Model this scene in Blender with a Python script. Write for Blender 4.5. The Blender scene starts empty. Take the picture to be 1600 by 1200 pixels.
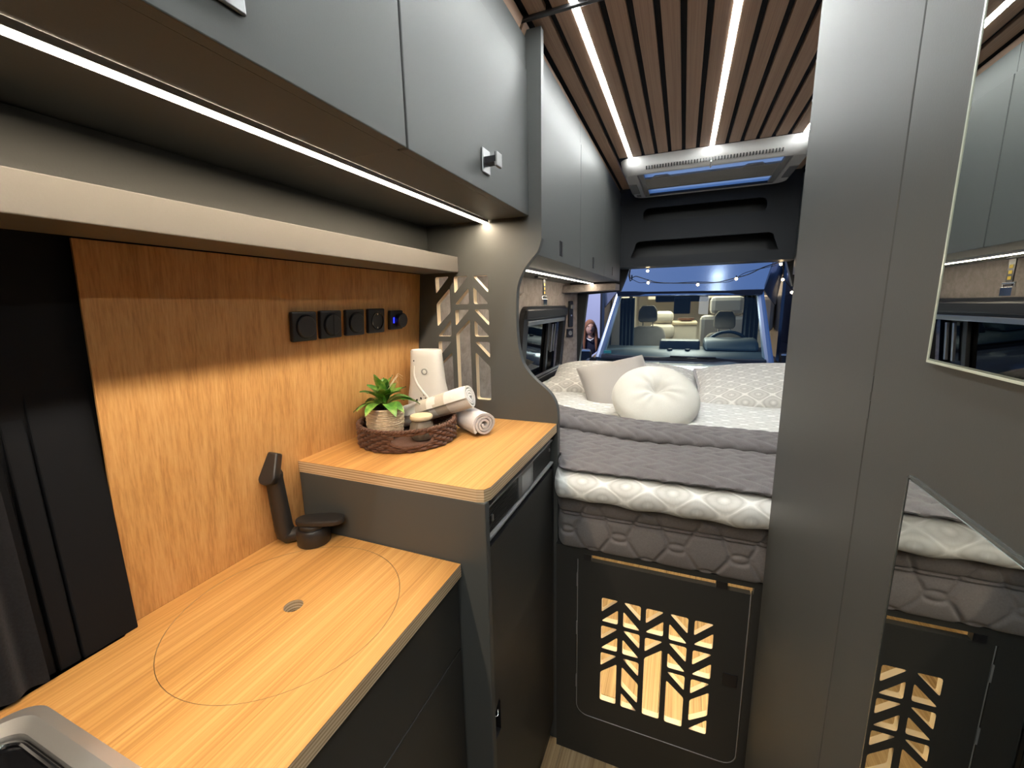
import bpy, bmesh, math, random
import numpy as np
from mathutils import Vector, Matrix
from math import sin, cos, pi, sqrt
random.seed(7); np.random.seed(7)
S = bpy.context.scene
COL = S.collection
H = 1.44                       # all numbers below are measured from the camera; H lifts them so that the van floor is z = 0

# ------------------------------------------------------------------ camera, world, exposure
cam = bpy.data.cameras.new('camera'); co = bpy.data.objects.new('camera', cam); COL.objects.link(co)
R_ = Vector((.9274, .3736, -.0197)); U_ = Vector((-.0509, .1781, .9827)); F_ = Vector((-.3706, .9103, -.1842))
m = Matrix((R_, U_, -F_)).transposed().to_4x4(); m.translation = (0, 0, H); co.matrix_world = m
cam.sensor_width = 36; cam.lens = 652.4 * 36 / 1600; cam.clip_start = .02
S.camera = co
w = bpy.data.worlds.new('world'); S.world = w; w.use_nodes = True
bg = w.node_tree.nodes['Background']; bg.inputs[0].default_value = (.20, .42, 1.0, 1); bg.inputs[1].default_value = .72
S.view_settings.view_transform = 'Standard'; S.view_settings.look = 'None'
S.view_settings.exposure = 0; S.view_settings.gamma = 1; S.view_settings.use_curve_mapping = False
S.cycles.max_bounces = 10; S.cycles.sample_clamp_indirect = 6; S.cycles.caustics_reflective = False; S.cycles.caustics_refractive = False

def area(name, loc, size, power, color, rot=(0, 0, 0), size_y=None):
    l = bpy.data.lights.new(name, 'AREA'); l.energy = power; l.color = color; l.size = size
    if size_y: l.shape = 'RECTANGLE'; l.size_y = size_y
    o = bpy.data.objects.new(name, l); COL.objects.link(o)
    o.location = (loc[0], loc[1], loc[2] + H); o.rotation_euler = rot
    return o
area('hall_area_light', (.68, 2.72, 3.4), .30, 5, (.85, .93, 1), (0, 0, 0), .5)
area('hall_area_light', (.63, 4.62, 3.4), .20, 3.5, (.85, .93, 1), (0, 0, 0), .34)
area('hall_area_light', (-3.0, 4.4, 2.4), 1.0, 190, (1, .95, .98), (.42, -.50, 0))  # unseen fill light, added and aimed to brighten the standing person's face
area('hall_area_light', (-1.5, 9.6, 3.4), 2.4, 190, (.80, .82, 1), (0, 0, 0))

# ------------------------------------------------------------------ materials
def mat(name, color, rough=.5, metal=0., spec=.5, emit=None, estr=0, coat=0):
    mt = bpy.data.materials.new(name); mt.use_nodes = True
    b = mt.node_tree.nodes['Principled BSDF']
    b.inputs['Base Color'].default_value = (*color, 1); b.inputs['Roughness'].default_value = rough
    b.inputs['Metallic'].default_value = metal; b.inputs['Specular IOR Level'].default_value = spec
    b.inputs['Coat Weight'].default_value = coat
    if emit: b.inputs['Emission Color'].default_value = (*emit, 1); b.inputs['Emission Strength'].default_value = estr
    return mt
def N(mt, typ, **kw):
    n = mt.node_tree.nodes.new(typ)
    for k, v in kw.items(): setattr(n, k, v)
    return n
def L(mt, a, b): mt.node_tree.links.new(a, b)
def P(mt): return mt.node_tree.nodes['Principled BSDF']
def ramp(mt, fac, stops):
    r = N(mt, 'ShaderNodeValToRGB'); e = r.color_ramp.elements
    while len(e) < len(stops): e.new(.5)
    for i, (p, c) in enumerate(stops): e[i].position = p; e[i].color = (*c, 1)
    L(mt, fac, r.inputs[0]); return r.outputs[0]
def coords(mt, scale, uv=False):
    t = N(mt, 'ShaderNodeTexCoord'); mp = N(mt, 'ShaderNodeMapping'); mp.inputs['Scale'].default_value = scale
    L(mt, t.outputs['UV' if uv else 'Object'], mp.inputs[0]); return mp.outputs[0]
def noise(mt, vec, scale=1., detail=4, rough=.5, dist=0):
    n = N(mt, 'ShaderNodeTexNoise'); n.inputs['Scale'].default_value = scale; n.inputs['Detail'].default_value = detail
    n.inputs['Roughness'].default_value = rough; n.inputs['Distortion'].default_value = dist
    L(mt, vec, n.inputs['Vector']); return n.outputs[0]
def math_(mt, op, a, b=None):
    n = N(mt, 'ShaderNodeMath', operation=op)
    for i, v in enumerate((a, b)):
        if v is None: continue
        if isinstance(v, (int, float)): n.inputs[i].default_value = v
        else: L(mt, v, n.inputs[i])
    return n.outputs[0]
def bump(mt, h, strength=.2, dist=.002):
    b = N(mt, 'ShaderNodeBump'); b.inputs['Strength'].default_value = strength; b.inputs['Distance'].default_value = dist
    L(mt, h, b.inputs['Height']); L(mt, b.outputs[0], P(mt).inputs['Normal'])
def laminate(name, c, rough=.42, spec=.36):
    mt = mat(name, c, rough, spec=spec)
    n = noise(mt, coords(mt, (1, 1, 1)), 420, 3, .6)
    bump(mt, n, .12, .0006); return mt
def oak(name, axis, ca, cb, cc, rough=.42, s=1.):
    mt = mat(name, cb, rough, spec=.4)
    i = 'xyz'.index(axis); a = [58 * s] * 3; a[i] = .4 * s; f = [330 * s] * 3; f[i] = 2.2 * s
    n1 = noise(mt, coords(mt, a), 1, 5, .62, .35); n2 = noise(mt, coords(mt, f), 1, 3, .6)
    v = math_(mt, 'ADD', math_(mt, 'MULTIPLY', n1, .52), math_(mt, 'MULTIPLY', n2, .48))
    L(mt, ramp(mt, v, [(.36, ca), (.5, cb), (.64, cc)]), P(mt).inputs['Base Color'])
    bump(mt, v, .12, .001); return mt
def plyedge(name):
    mt = mat(name, (.6, .42, .22), .55)
    t = N(mt, 'ShaderNodeTexCoord'); sp = N(mt, 'ShaderNodeSeparateXYZ'); L(mt, t.outputs['Object'], sp.inputs[0])
    z = math_(mt, 'SINE', math_(mt, 'MULTIPLY', sp.outputs[2], 2 * pi / .0056))
    n = noise(mt, coords(mt, (9, 9, 320)), 1, 3)
    v = math_(mt, 'ADD', math_(mt, 'MULTIPLY', z, .36), math_(mt, 'MULTIPLY', n, .9))
    L(mt, ramp(mt, v, [(.05, (.38, .25, .13)), (.42, (.60, .43, .25)), (.8, (.74, .58, .38))]), P(mt).inputs['Base Color'])
    return mt
def suede(name, ca, cb):
    mt = mat(name, ca, .95, spec=.15)
    n = noise(mt, coords(mt, (1, 1, 1)), 28, 6, .7, .4)
    L(mt, ramp(mt, n, [(.35, ca), (.68, cb)]), P(mt).inputs['Base Color'])
    P(mt).inputs['Sheen Weight'].default_value = .2; bump(mt, n, .2, .003); return mt
def fabric(name, ca, cb, scale=300, rough=.9, strength=.25):
    mt = mat(name, ca, rough, spec=.15)
    n = noise(mt, coords(mt, (1, 1, 1)), scale, 3, .6); n2 = noise(mt, coords(mt, (1, 1, 1)), 9, 3)
    v = math_(mt, 'ADD', math_(mt, 'MULTIPLY', n, .6), math_(mt, 'MULTIPLY', n2, .4))
    L(mt, ramp(mt, v, [(.35, ca), (.65, cb)]), P(mt).inputs['Base Color'])
    P(mt).inputs['Sheen Weight'].default_value = .15; bump(mt, n, strength, .001); return mt
def ogee(name, ca, cb, pu, pv, k=5.5, relief=.3):
    """woven leaf / fan print on a cloth, in metres of its UV map"""
    mt = mat(name, ca, .85, spec=.2)
    t = N(mt, 'ShaderNodeTexCoord'); sp = N(mt, 'ShaderNodeSeparateXYZ'); L(mt, t.outputs['UV'], sp.inputs[0])
    u, v = sp.outputs[0], sp.outputs[1]
    cu = math_(mt, 'COSINE', math_(mt, 'MULTIPLY', u, 2 * pi / pu)); cv = math_(mt, 'COSINE', math_(mt, 'MULTIPLY', v, 2 * pi / pv))
    g = math_(mt, 'ADD', cu, cv)
    rays = math_(mt, 'SINE', math_(mt, 'MULTIPLY', math_(mt, 'ARCTAN2', math_(mt, 'SINE', math_(mt, 'MULTIPLY', u, 2 * pi / pu)), math_(mt, 'SINE', math_(mt, 'MULTIPLY', v, pi / pv))), 7.))
    s = math_(mt, 'ABSOLUTE', math_(mt, 'SINE', math_(mt, 'MULTIPLY', g, k)))
    val = math_(mt, 'ADD', math_(mt, 'MULTIPLY', s, .84), math_(mt, 'MULTIPLY', math_(mt, 'ABSOLUTE', rays), .07))
    nn = noise(mt, coords(mt, (1, 1, 1)), 500, 2)
    val = math_(mt, 'ADD', val, math_(mt, 'MULTIPLY', nn, .12))
    L(mt, ramp(mt, val, [(.14, ca), (.30, tuple((p + q) / 2 for p, q in zip(ca, cb))), (.62, cb), (.95, tuple((p + q * 2) / 3 for p, q in zip(ca, cb)))]), P(mt).inputs['Base Color'])
    P(mt).inputs['Sheen Weight'].default_value = .15; bump(mt, val, relief, .002); return mt
def glass(name, tint, rough=.0, refl=1.0):
    """thin sheet: tinted transmission plus a fresnel reflection"""
    mt = bpy.data.materials.new(name); mt.use_nodes = True; nt = mt.node_tree
    nt.nodes.remove(P(mt)); out = nt.nodes['Material Output']
    tr = N(mt, 'ShaderNodeBsdfTransparent'); tr.inputs[0].default_value = (*tint, 1)
    gl = N(mt, 'ShaderNodeBsdfGlossy'); gl.inputs['Roughness'].default_value = rough; gl.inputs[0].default_value = (1, 1, 1, 1)
    fr = N(mt, 'ShaderNodeFresnel'); fr.inputs[0].default_value = 1.5
    mx = N(mt, 'ShaderNodeMixShader'); L(mt, math_(mt, 'MULTIPLY', fr.outputs[0], refl), mx.inputs[0]); L(mt, tr.outputs[0], mx.inputs[1]); L(mt, gl.outputs[0], mx.inputs[2])
    L(mt, mx.outputs[0], out.inputs[0]); return mt

ANTH = (.074, .078, .076)
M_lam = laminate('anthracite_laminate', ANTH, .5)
M_bulk = laminate('dark_bulkhead_laminate', (.017, .019, .023), .55)
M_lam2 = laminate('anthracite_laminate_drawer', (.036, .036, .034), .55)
M_shelf_lit = laminate('anthracite_laminate_lit_shelf', (.125, .12, .112), .5)  # same anthracite, colour lightened to carry the strip light falling on the shelf
M_black = mat('black_plastic', (.012, .012, .014), .4)
M_blackm = mat('matt_black_metal', (.016, .015, .015), .38, spec=.6)
M_darkpanel = laminate('black_panel', (.008, .009, .011), .65, .12)
M_lamr = laminate('anthracite_laminate_wall', (.062, .065, .062), .5)
M_oak_top = oak('oak_worktop', 'y', (.38, .18, .047), (.535, .272, .083), (.63, .35, .125))
M_oak_wall = oak('oak_splashback', 'z', (.46, .225, .070), (.62, .33, .115), (.70, .40, .155), .5)
M_oak_floor = oak('oak_floor', 'y', (.30, .19, .09), (.47, .33, .17), (.60, .45, .26), .5, .6)
M_slat = oak('walnut_slat', 'y', (.24, .145, .095), (.31, .195, .13), (.37, .24, .165), .55, 1.3)
M_felt = mat('black_felt', (.018, .019, .022), .95, spec=.1)
M_ply = plyedge('plywood_edge')
M_core = mat('raw_plywood_core', (.72, .60, .42), .6)
M_suede = suede('grey_suede_lining', (.21, .18, .165), (.33, .29, .27))
M_white = mat('white_plastic', (.80, .79, .76), .32)
M_whitef = mat('skylight_white', (.62, .61, .60), .35)
M_grey = mat('grey_plastic', (.25, .25, .25), .4)
M_lens = mat('grey_lens', (.30, .30, .31), .2)
M_chrome = mat('chrome', (.8, .8, .8), .12, 1)
M_latch = mat('dark_chrome', (.24, .245, .25), .32, .9)
M_steel = mat('brushed_steel', (.72, .70, .67), .42, .85)
M_alu = mat('aluminium', (.7, .7, .71), .3, 1)
M_hob = mat('black_ceramic_glass', (.006, .006, .007), .03, spec=.7, coat=.5)
M_mirror = mat('mirror_silver', (.86, .89, .87), .0, 1)
M_led_k = mat('warm_led', (1, 1, 1), .5, emit=(1, .81, .59), estr=118)
M_led_r = mat('warm_led_rear', (1, 1, 1), .5, emit=(1, .86, .66), estr=75)
M_led_c = mat('white_led', (1, 1, 1), .5, emit=(.96, 1, .985), estr=78)
M_led_l = mat('locker_led', (1, 1, 1), .5, emit=(1, .80, .50), estr=420)
M_bulb = mat('fairy_bulb', (1, 1, 1), .5, emit=(1, .72, .38), estr=45)
M_usb = mat('blue_led', (0, 0, .1), .5, emit=(.02, .03, 1), estr=3)
M_quilt = fabric('grey_quilt', (.118, .110, .113), (.155, .145, .149), 350, .8, .2)
M_mattress = fabric('grey_mattress', (.205, .183, .178), (.25, .228, .222), 260, .85, .2)
M_duvet = ogee('leaf_print_duvet', (.88, .88, .85), (.56, .56, .53), .115, .085, 1.5)
M_sheet = ogee('fan_print_cover', (.80, .78, .73), (.47, .45, .415), .105, .085, 1.5)
M_satin = mat('taupe_satin', (.36, .33, .30), .42, spec=.4)
P(M_satin).inputs['Sheen Weight'].default_value = .3
M_plush = fabric('cream_plush', (.62, .60, .54), (.68, .66, .60), 420, .95, .5)
M_jute = oak('jute_rope', 'x', (.50, .37, .22), (.72, .57, .39), (.86, .73, .54), .9, 3)
M_wicker = fabric('brown_wicker', (.075, .035, .022), (.15, .075, .048), 220, .6, .5)
M_hingegrey = mat('hinge_grey', (.3, .3, .3), .35)
M_ctrl = mat('control_panel_grey', (.10, .10, .10), .4)
M_leaf = mat('green_leaf', (.10, .26, .035), .35, spec=.5)
n_ = noise(M_leaf, coords(M_leaf, (1, 1, 1)), 40, 3)
L(M_leaf, ramp(M_leaf, n_, [(.35, (.035, .13, .022)), (.5, (.11, .29, .04)), (.68, (.34, .48, .12))]), P(M_leaf).inputs['Base Color'])
M_wax = mat('candle_jar', (.19, .16, .125), .25, coat=.4)
M_lid = mat('pale_wood_lid', (.72, .58, .38), .55)
M_soil = mat('dark_soil', (.03, .02, .015), .95)
M_towelw = fabric('white_towel', (.68, .66, .63), (.78, .76, .73), 500, .95, .4)
M_towelb = fabric('beige_towel', (.50, .45, .38), (.57, .52, .45), 500, .95, .4)
M_towelg = fabric('grey_towel', (.52, .48, .47), (.66, .62, .61), 420, .95, .5)
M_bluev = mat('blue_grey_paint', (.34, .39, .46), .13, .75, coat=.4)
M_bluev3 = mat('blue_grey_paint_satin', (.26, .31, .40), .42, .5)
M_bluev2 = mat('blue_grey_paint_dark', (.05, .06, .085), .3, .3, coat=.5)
M_wind = glass('windscreen_glass', (.66, .84, .86), 0, .55)
M_tint = glass('tinted_pane', (.10, .12, .14), 0, 1.)
M_sky = bpy.data.materials.new('frosted_skylight_pane'); M_sky.use_nodes = True
_t = N(M_sky, 'ShaderNodeBsdfTranslucent'); _t.inputs[0].default_value = (.36, .46, .56, 1); L(M_sky, _t.outputs[0], M_sky.node_tree.nodes['Material Output'].inputs[0])
M_cream = mat('cream_interior', (.78, .70, .58), .6)
M_seat = fabric('grey_seat', (.32, .27, .21), (.42, .36, .29), 200)
M_dash = mat('dark_dashboard', (.03, .05, .06), .5)
M_hall = mat('hall_wall', (.62, .60, .72), .9)
M_ground = mat('hall_carpet', (.05, .05, .06), .9)
M_skin = mat('skin', (.62, .36, .27), .5)
M_hair = fabric('auburn_hair', (.14, .05, .025), (.28, .12, .06), 120, .6)
M_navy = fabric('navy_cloth', (.012, .014, .03), (.022, .025, .05), 200)
M_jeans = fabric('dark_trousers', (.012, .012, .016), (.02, .02, .026), 200)
M_shirt = mat('white_shirt', (.7, .7, .7), .8)
M_teal = mat('teal_sticker', (.08, .45, .36), .5)
M_bracket = mat('eye_white', (.7, .68, .66), .3)

# ------------------------------------------------------------------ mesh builder
ORG = {}
class MB:
    def __init__(s): s.v = []; s.f = []; s.m = []; s.uv = {}
    def add(s, vs, fs, m=0):
        o = len(s.v); s.v += [tuple(map(float, q)) for q in vs]
        for f in fs: s.f.append(tuple(i + o for i in f)); s.m.append(m)
        return s
    def box(s, x0, x1, y0, y1, z0, z1, m=0):
        v = [(x, y, z) for x in (x0, x1) for y in (y0, y1) for z in (z0, z1)]
        return s.add(v, [(0, 1, 3, 2), (4, 6, 7, 5), (0, 4, 5, 1), (2, 3, 7, 6), (0, 2, 6, 4), (1, 5, 7, 3)], m)
    def prism(s, pts, ax, a, b, m=0, mside=None):
        """2-D outline extruded along ax; pts hold the two other coordinates in xyz order"""
        n = len(pts)
        def p3(p, t): q = list(p); q.insert('xyz'.index(ax), t); return q
        v = [p3(p, a) for p in pts] + [p3(p, b) for p in pts]
        s.add(v, [tuple(range(n))[::-1], tuple(range(n, 2 * n))], m)
        o = len(s.v) - 2 * n; ms = m if mside is None else mside
        for i in range(n):
            j = (i + 1) % n; s.f.append((o + i, o + j, o + n + j, o + n + i)); s.m.append(ms)
        return s
    def tube(s, path, r, n=8, m=0, caps=True, closed=False, flat=1.):
        path = [Vector(p) for p in path]; k = len(path); rr = r if hasattr(r, '__len__') else [r] * k
        t0 = (path[1] - path[0]).normalized()
        a = t0.orthogonal().normalized(); vs = []
        for i, p in enumerate(path):
            if closed: t = (path[(i + 1) % k] - path[i - 1]).normalized()
            else: t = (path[min(i + 1, k - 1)] - path[max(i - 1, 0)]).normalized()
            a = (a - t * a.dot(t)); a = a.normalized() if a.length > 1e-6 else t.orthogonal().normalized()
            b = t.cross(a)
            for j in range(n):
                q = 2 * pi * j / n; vs.append(p + (a * cos(q) + b * sin(q) * flat) * rr[i])
        fs = []
        for i in range(k if closed else k - 1):
            for j in range(n):
                i2 = (i + 1) % k; fs.append((i * n + j, i * n + (j + 1) % n, i2 * n + (j + 1) % n, i2 * n + j))
        if caps and not closed: fs += [tuple(range(n))[::-1], tuple((k - 1) * n + j for j in range(n))]
        return s.add(vs, fs, m)
    def lathe(s, prof, c, n=32, m=0, cap=True, sx=1, sy=1):
        vs = [(c[0] + r * cos(2 * pi * j / n) * sx, c[1] + r * sin(2 * pi * j / n) * sy, c[2] + z) for r, z in prof for j in range(n)]
        fs = [(i * n + j, i * n + (j + 1) % n, (i + 1) * n + (j + 1) % n, (i + 1) * n + j) for i in range(len(prof) - 1) for j in range(n)]
        if cap: fs += [tuple(range(n))[::-1], tuple((len(prof) - 1) * n + j for j in range(n))]
        return s.add(vs, fs, m)
    def grid(s, A, m=0, uv=None, wrap=False):
        a, b = A.shape[:2]; o = len(s.v)
        s.v += [tuple(map(float, q)) for q in A.reshape(-1, 3)]
        if uv is not None:
            for i, q in enumerate(uv.reshape(-1, 2)): s.uv[o + i] = (float(q[0]), float(q[1]))
        for i in range(a - 1):
            for j in range(b if wrap else b - 1):
                j2 = (j + 1) % b; s.f.append((o + i * b + j, o + i * b + j2, o + (i + 1) * b + j2, o + (i + 1) * b + j)); s.m.append(m)
        return s
    def xf(s, M, start=0):
        for i in range(start, len(s.v)): s.v[i] = tuple(M @ Vector(s.v[i]))
        return s
    def build(s, name, mats, parent=None, bevel=0, seg=2, smooth=False, loc=None, sharp=35, recalc=True, merge=False):
        mats = mats if isinstance(mats, (list, tuple)) else [mats]
        if parent is not None: og = ORG[parent.name]
        elif loc is not None: og = Vector(loc)
        else:
            lo = np.min(np.array(s.v), 0); hi = np.max(np.array(s.v), 0); og = Vector(((lo[0] + hi[0]) / 2, (lo[1] + hi[1]) / 2, lo[2]))
        me = bpy.data.meshes.new(name)
        me.from_pydata([tuple(Vector(q) - og) for q in s.v], [], s.f)
        for i, p in enumerate(me.polygons): p.material_index = s.m[i]
        if s.uv:
            ul = me.uv_layers.new(name='UVMap')
            for lp in me.loops: ul.data[lp.index].uv = s.uv.get(lp.vertex_index, (0, 0))
        bm = bmesh.new(); bm.from_mesh(me)
        if merge: bmesh.ops.remove_doubles(bm, verts=bm.verts, dist=1e-5)
        if recalc: bmesh.ops.recalc_face_normals(bm, faces=bm.faces)
        if bevel:
            ed = [e for e in bm.edges if len(e.link_faces) == 2 and e.calc_face_angle(0) > .5]
            bmesh.ops.bevel(bm, geom=ed, offset=bevel, offset_type='OFFSET', segments=seg, affect='EDGES', profile=.5, clamp_overlap=True)
        if smooth or bevel:
            for f in bm.faces: f.smooth = True
            if bevel and not smooth: sharp = min(sharp, 19)
            for e in bm.edges:
                if len(e.link_faces) == 2 and e.calc_face_angle(0) > math.radians(sharp): e.smooth = False
        bm.to_mesh(me); bm.free()
        for mm in mats: me.materials.append(mm)
        o = bpy.data.objects.new(name, me); COL.objects.link(o)
        if parent is not None: o.parent = parent; ORG[o.name] = og
        else: o.location = (og[0], og[1], og[2] + H); ORG[o.name] = og
        return o
def tag(o, label=None, cat=None, group=None, kind=None):
    if label: o['label'] = label
    if cat: o['category'] = cat
    if group: o['group'] = group
    if kind: o['kind'] = kind
    return o
def thing(name, loc, label, cat, group=None):
    o = bpy.data.objects.new(name, None); COL.objects.link(o); o.empty_display_size = .05
    o.location = (loc[0], loc[1], loc[2] + H); ORG[o.name] = Vector(loc)
    return tag(o, label, cat, group)
def struct(o): o['kind'] = 'structure'; return o
def root_struct(name, loc=(0, 0, -1.44)):
    o = bpy.data.objects.new(name, None); COL.objects.link(o); o.location = (loc[0], loc[1], loc[2] + H); ORG[o.name] = Vector(loc)
    o['kind'] = 'structure'; return o
def copy_part(o, parent, loc=None, rot=None, scale=None):
    c = o.copy(); COL.objects.link(c); c.parent = parent
    if loc is not None: c.location = loc
    if rot is not None: c.rotation_euler = rot
    if scale is not None: c.scale = scale
    return c
def copy_tree(o, off, label=None, parent=None):
    c = o.copy(); COL.objects.link(c)
    if parent: c.parent = parent
    else:
        c.location = Vector(o.location) + Vector(off)
        if label: c['label'] = label
    for ch in o.children: copy_tree(ch, None, None, c)
    return c
def rrect(x0, x1, y0, y1, r, n=5):
    out = []
    for cx, cy, a in ((x1 - r, y1 - r, 0), (x0 + r, y1 - r, 90), (x0 + r, y0 + r, 180), (x1 - r, y0 + r, 270)):
        for i in range(n + 1):
            q = math.radians(a + 90 * i / n); out.append((cx + r * cos(q), cy + r * sin(q)))
    return out
def round_poly(p, r=.003):
    """clip the corners of a polygon with short arcs"""
    out = []; n = len(p)
    for i in range(n):
        a, b, c = Vector(p[i - 1]), Vector(p[i]), Vector(p[(i + 1) % n])
        u, v = (a - b), (c - b); d = min(r, u.length / 3, v.length / 3); u.normalize(); v.normalize()
        for t in (0, .5, 1):
            q = b + u * d * (1 - t) ** 2 + v * d * t ** 2; out.append(tuple(q))
    return out
def holed(outline, holes, name, mats, frame, thick, parent=None, loc=None, warp=None, edge_normal_only=True):
    """flat board with cut-outs: outline and holes are (a, b); frame = (origin, a-axis, b-axis, normal); slot 1 goes on the cut edges"""
    cu = bpy.data.curves.new(name, 'CURVE'); cu.dimensions = '2D'; cu.fill_mode = 'BOTH'; cu.extrude = thick / 2
    for pts in [outline] + holes:
        sp = cu.splines.new('POLY'); sp.points.add(len(pts) - 1); sp.use_cyclic_u = True
        for i, q in enumerate(pts): sp.points[i].co = (q[0], q[1], 0, 1)
    tmp = bpy.data.objects.new('tmp', cu); COL.objects.link(tmp)
    dg = bpy.context.evaluated_depsgraph_get(); dg.update()
    me0 = bpy.data.meshes.new_from_object(tmp.evaluated_get(dg))
    bpy.data.objects.remove(tmp); bpy.data.curves.remove(cu)
    mb = MB(); o, ax, bx, nx = map(Vector, frame)
    vs = [o + ax * v.co.x + bx * v.co.y + nx * v.co.z for v in me0.vertices]
    if warp: vs = [warp(q) for q in vs]
    mb.v = [tuple(q) for q in vs]
    for p in me0.polygons: mb.f.append(tuple(p.vertices)); mb.m.append(0 if abs(p.normal.z) > .5 else 1)
    bpy.data.meshes.remove(me0)
    return mb.build(name, mats, parent, loc=loc, merge=True)

FLOOR = -1.44
def xwall(z): return -.767 + .09 * z         # inner skin of the left body side, leaning inwards towards the roof

# ================================================================== SETTING
fl = root_struct('floor')
MB().box(-.88, 1.05, -1.3, 3.0, -1.52, -1.446).build('subfloor', M_felt, fl)
pw, pl = .145, 1.05
for i in range(14):
    x0 = -.88 + i * pw
    y = -1.3 - (i * .37 % 1) * pl
    while y < 3.0:
        a, b = max(y, -1.3), min(y + pl, 3.0)
        if b - a > .02: MB().box(x0 + .0008, min(x0 + pw - .0008, 1.05), a + .0008, b - .0008, -1.446, -1.44 - .0004 * ((i * 7 + int(b * 10)) % 3)).build('plank', M_oak_floor, fl)
        y += pl
# ceiling: black felt board with walnut slats, open under the skylight
ce = root_struct('ceiling', (0, 0, .7))
cb = MB()
for (x0, x1, y0, y1) in ((-.42, -.33, -1.3, 2.99), (.50, .59, -1.3, 2.99), (-.33, .50, -1.3, 2.31), (-.33, .50, 2.77, 2.99)): cb.box(x0, x1, y0, y1, .702, .725)
cb.prism([(-.42, .702), (-.47, .67), (-.83, .62), (-.83, .65), (-.49, .70), (-.44, .725), (-.42, .725)], 'y', -1.3, 2.99)
cb.prism([(.59, .702), (.64, .67), (1.0, .62), (1.0, .65), (.66, .70), (.61, .725), (.59, .725)], 'y', -1.3, 2.99)
cb.build('roof_board', M_felt, ce)
gp = .0593; gw = .0155; SX = .084
for k in range(-9, 9):
    x0 = SX + k * gp + gw / 2; x1 = SX + (k + 1) * gp - gw / 2
    if k in (-6, 0, 6): x0 = SX + k * gp + .0085
    if k + 1 in (-6, 0, 6): x1 = SX + (k + 1) * gp - .0085
    if k == -9: x0 += .012
    if x0 < -.445: continue
    inside = x1 > -.32 and x0 < .49
    for (a, b) in ((-1.3, 1.094), (1.106, 2.232 if inside else 2.815)):
        if x1 < -.39 or x0 > .56:
            continue
        MB().box(x0, x1, a, b, .690, .702).build('slat', M_slat, ce, bevel=.0012, seg=1)
for (a, b) in ((-1.3, 1.094), (1.106, 2.815)):   # the outermost slats tip down towards the lockers
    MB().prism([(-.397, .690), (-.409, .664), (-.416, .666), (-.405, .694)], 'y', a, b).build('slat', M_slat, ce)
    MB().prism([(.565, .690), (.577, .664), (.584, .666), (.573, .694)], 'y', a, b).build('slat', M_slat, ce)
struct(MB().box(-.44, .60, 1.094, 1.106, .683, .703).build('trim_1', M_blackm, bevel=.002))

# left body side: suede lining with a window opening behind, leaning
def lean(q): return Vector((xwall(q.z) + q.x, q.y, q.z))
WX = (2.03, 2.78, -.455, -.045)
wl = root_struct('wall_left', (-.8, 1, FLOOR))
holed([(1.16, -1.44), (3.0, -1.44), (3.0, .62), (1.16, .62)], [rrect(*WX, .07)], 'lining', [M_suede, M_suede], ((-.012, 0, 0), (0, 1, 0), (0, 0, 1), (1, 0, 0)), .02, wl, warp=lean)
holed(rrect(1.93, 2.88, -.56, .065, .12), [rrect(WX[0] - .004, WX[1] + .004, WX[2] - .004, WX[3] + .004, .07)], 'raised_panel', [M_suede, M_suede], ((.003, 0, 0), (0, 1, 0), (0, 0, 1), (1, 0, 0)), .012, wl, warp=lean)
MB().prism([(xwall(-1.44) - .04, -1.44), (xwall(-1.44) - .016, -1.44), (xwall(.62) - .016, .62), (xwall(.62) - .04, .62)], 'y', -1.3, 1.16).build('body_side', M_darkpanel, wl)
wr = struct(MB().box(.985, 1.03, 1.05, 3.0, FLOOR, .62).build('wall_right_rear', M_suede))
# window in the left side
w1 = root_struct('window_1', (-.79, 2.4, -.46))
holed(rrect(1.99, 2.82, -.50, -.005, .06), [rrect(2.06, 2.755, -.425, -.085, .05)], 'frame', [M_black, M_black], ((.022, 0, 0), (0, 1, 0), (0, 0, 1), (1, 0, 0)), .028, w1, warp=lean)
def wallbox(y0, y1, z0, z1, d0, d1):
    mb = MB().box(d0, d1, y0, y1, z0, z1); mb.v = [tuple(lean(Vector(q))) for q in mb.v]; return mb
wallbox(2.05, 2.765, -.105, -.082, .030, .043).build('blind_bar', M_alu, w1, bevel=.003)
wallbox(2.05, 2.765, -.428, -.400, .030, .043).build('blind_bar', M_alu, w1, bevel=.003)
wallbox(2.05, 2.765, -.418, -.410, .040, .046).build('grip_line', M_black, w1)
wallbox(2.00, 2.81, -.07, -.02, .030, .05).build('cassette', M_black, w1, bevel=.008)
wallbox(2.055, 2.76, -.43, -.08, -.012, -.008).build('pane', M_tint, w1)
wallbox(2.50, 2.53, -.42, -.09, -.004, .012).build('stay_bar', M_black, w1, bevel=.002)
for yy in (2.60, 2.66): wallbox(yy, yy + .014, -.30, -.12, .0, .012).build('latch', M_alu, w1, bevel=.002)
# rear wall with the open doorway
rear = root_struct('wall_rear', (0, 3, FLOOR))
holed([(-.86, FLOOR), (1.03, FLOOR), (1.03, .72), (-.86, .72)],
      [[(-.70, -1.40), (-.69, -.44), (-.632, .068), (-.405, .082), (-.345, .232), (.555, .232), (.60, .082), (.80, .068), (.858, -.44), (.868, -1.40)]],
      'door_frame', [M_bulk, M_blackm], ((0, 3.02, 0), (1, 0, 0), (0, 0, 1), (0, -1, 0)), .05, rear)
MB().prism([(-.86, 2.86), (-.772, 2.86), (-.70, 2.97), (-.70, 2.995), (-.86, 2.995)], 'z', -.72, .10).build('corner_pillar', M_suede, rear, bevel=.01)
MB().prism([(-.86, .075), (-.41, .088), (-.41, .128), (-.86, .128)], 'y', 2.80, 2.99).build('header', M_suede, rear)
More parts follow.
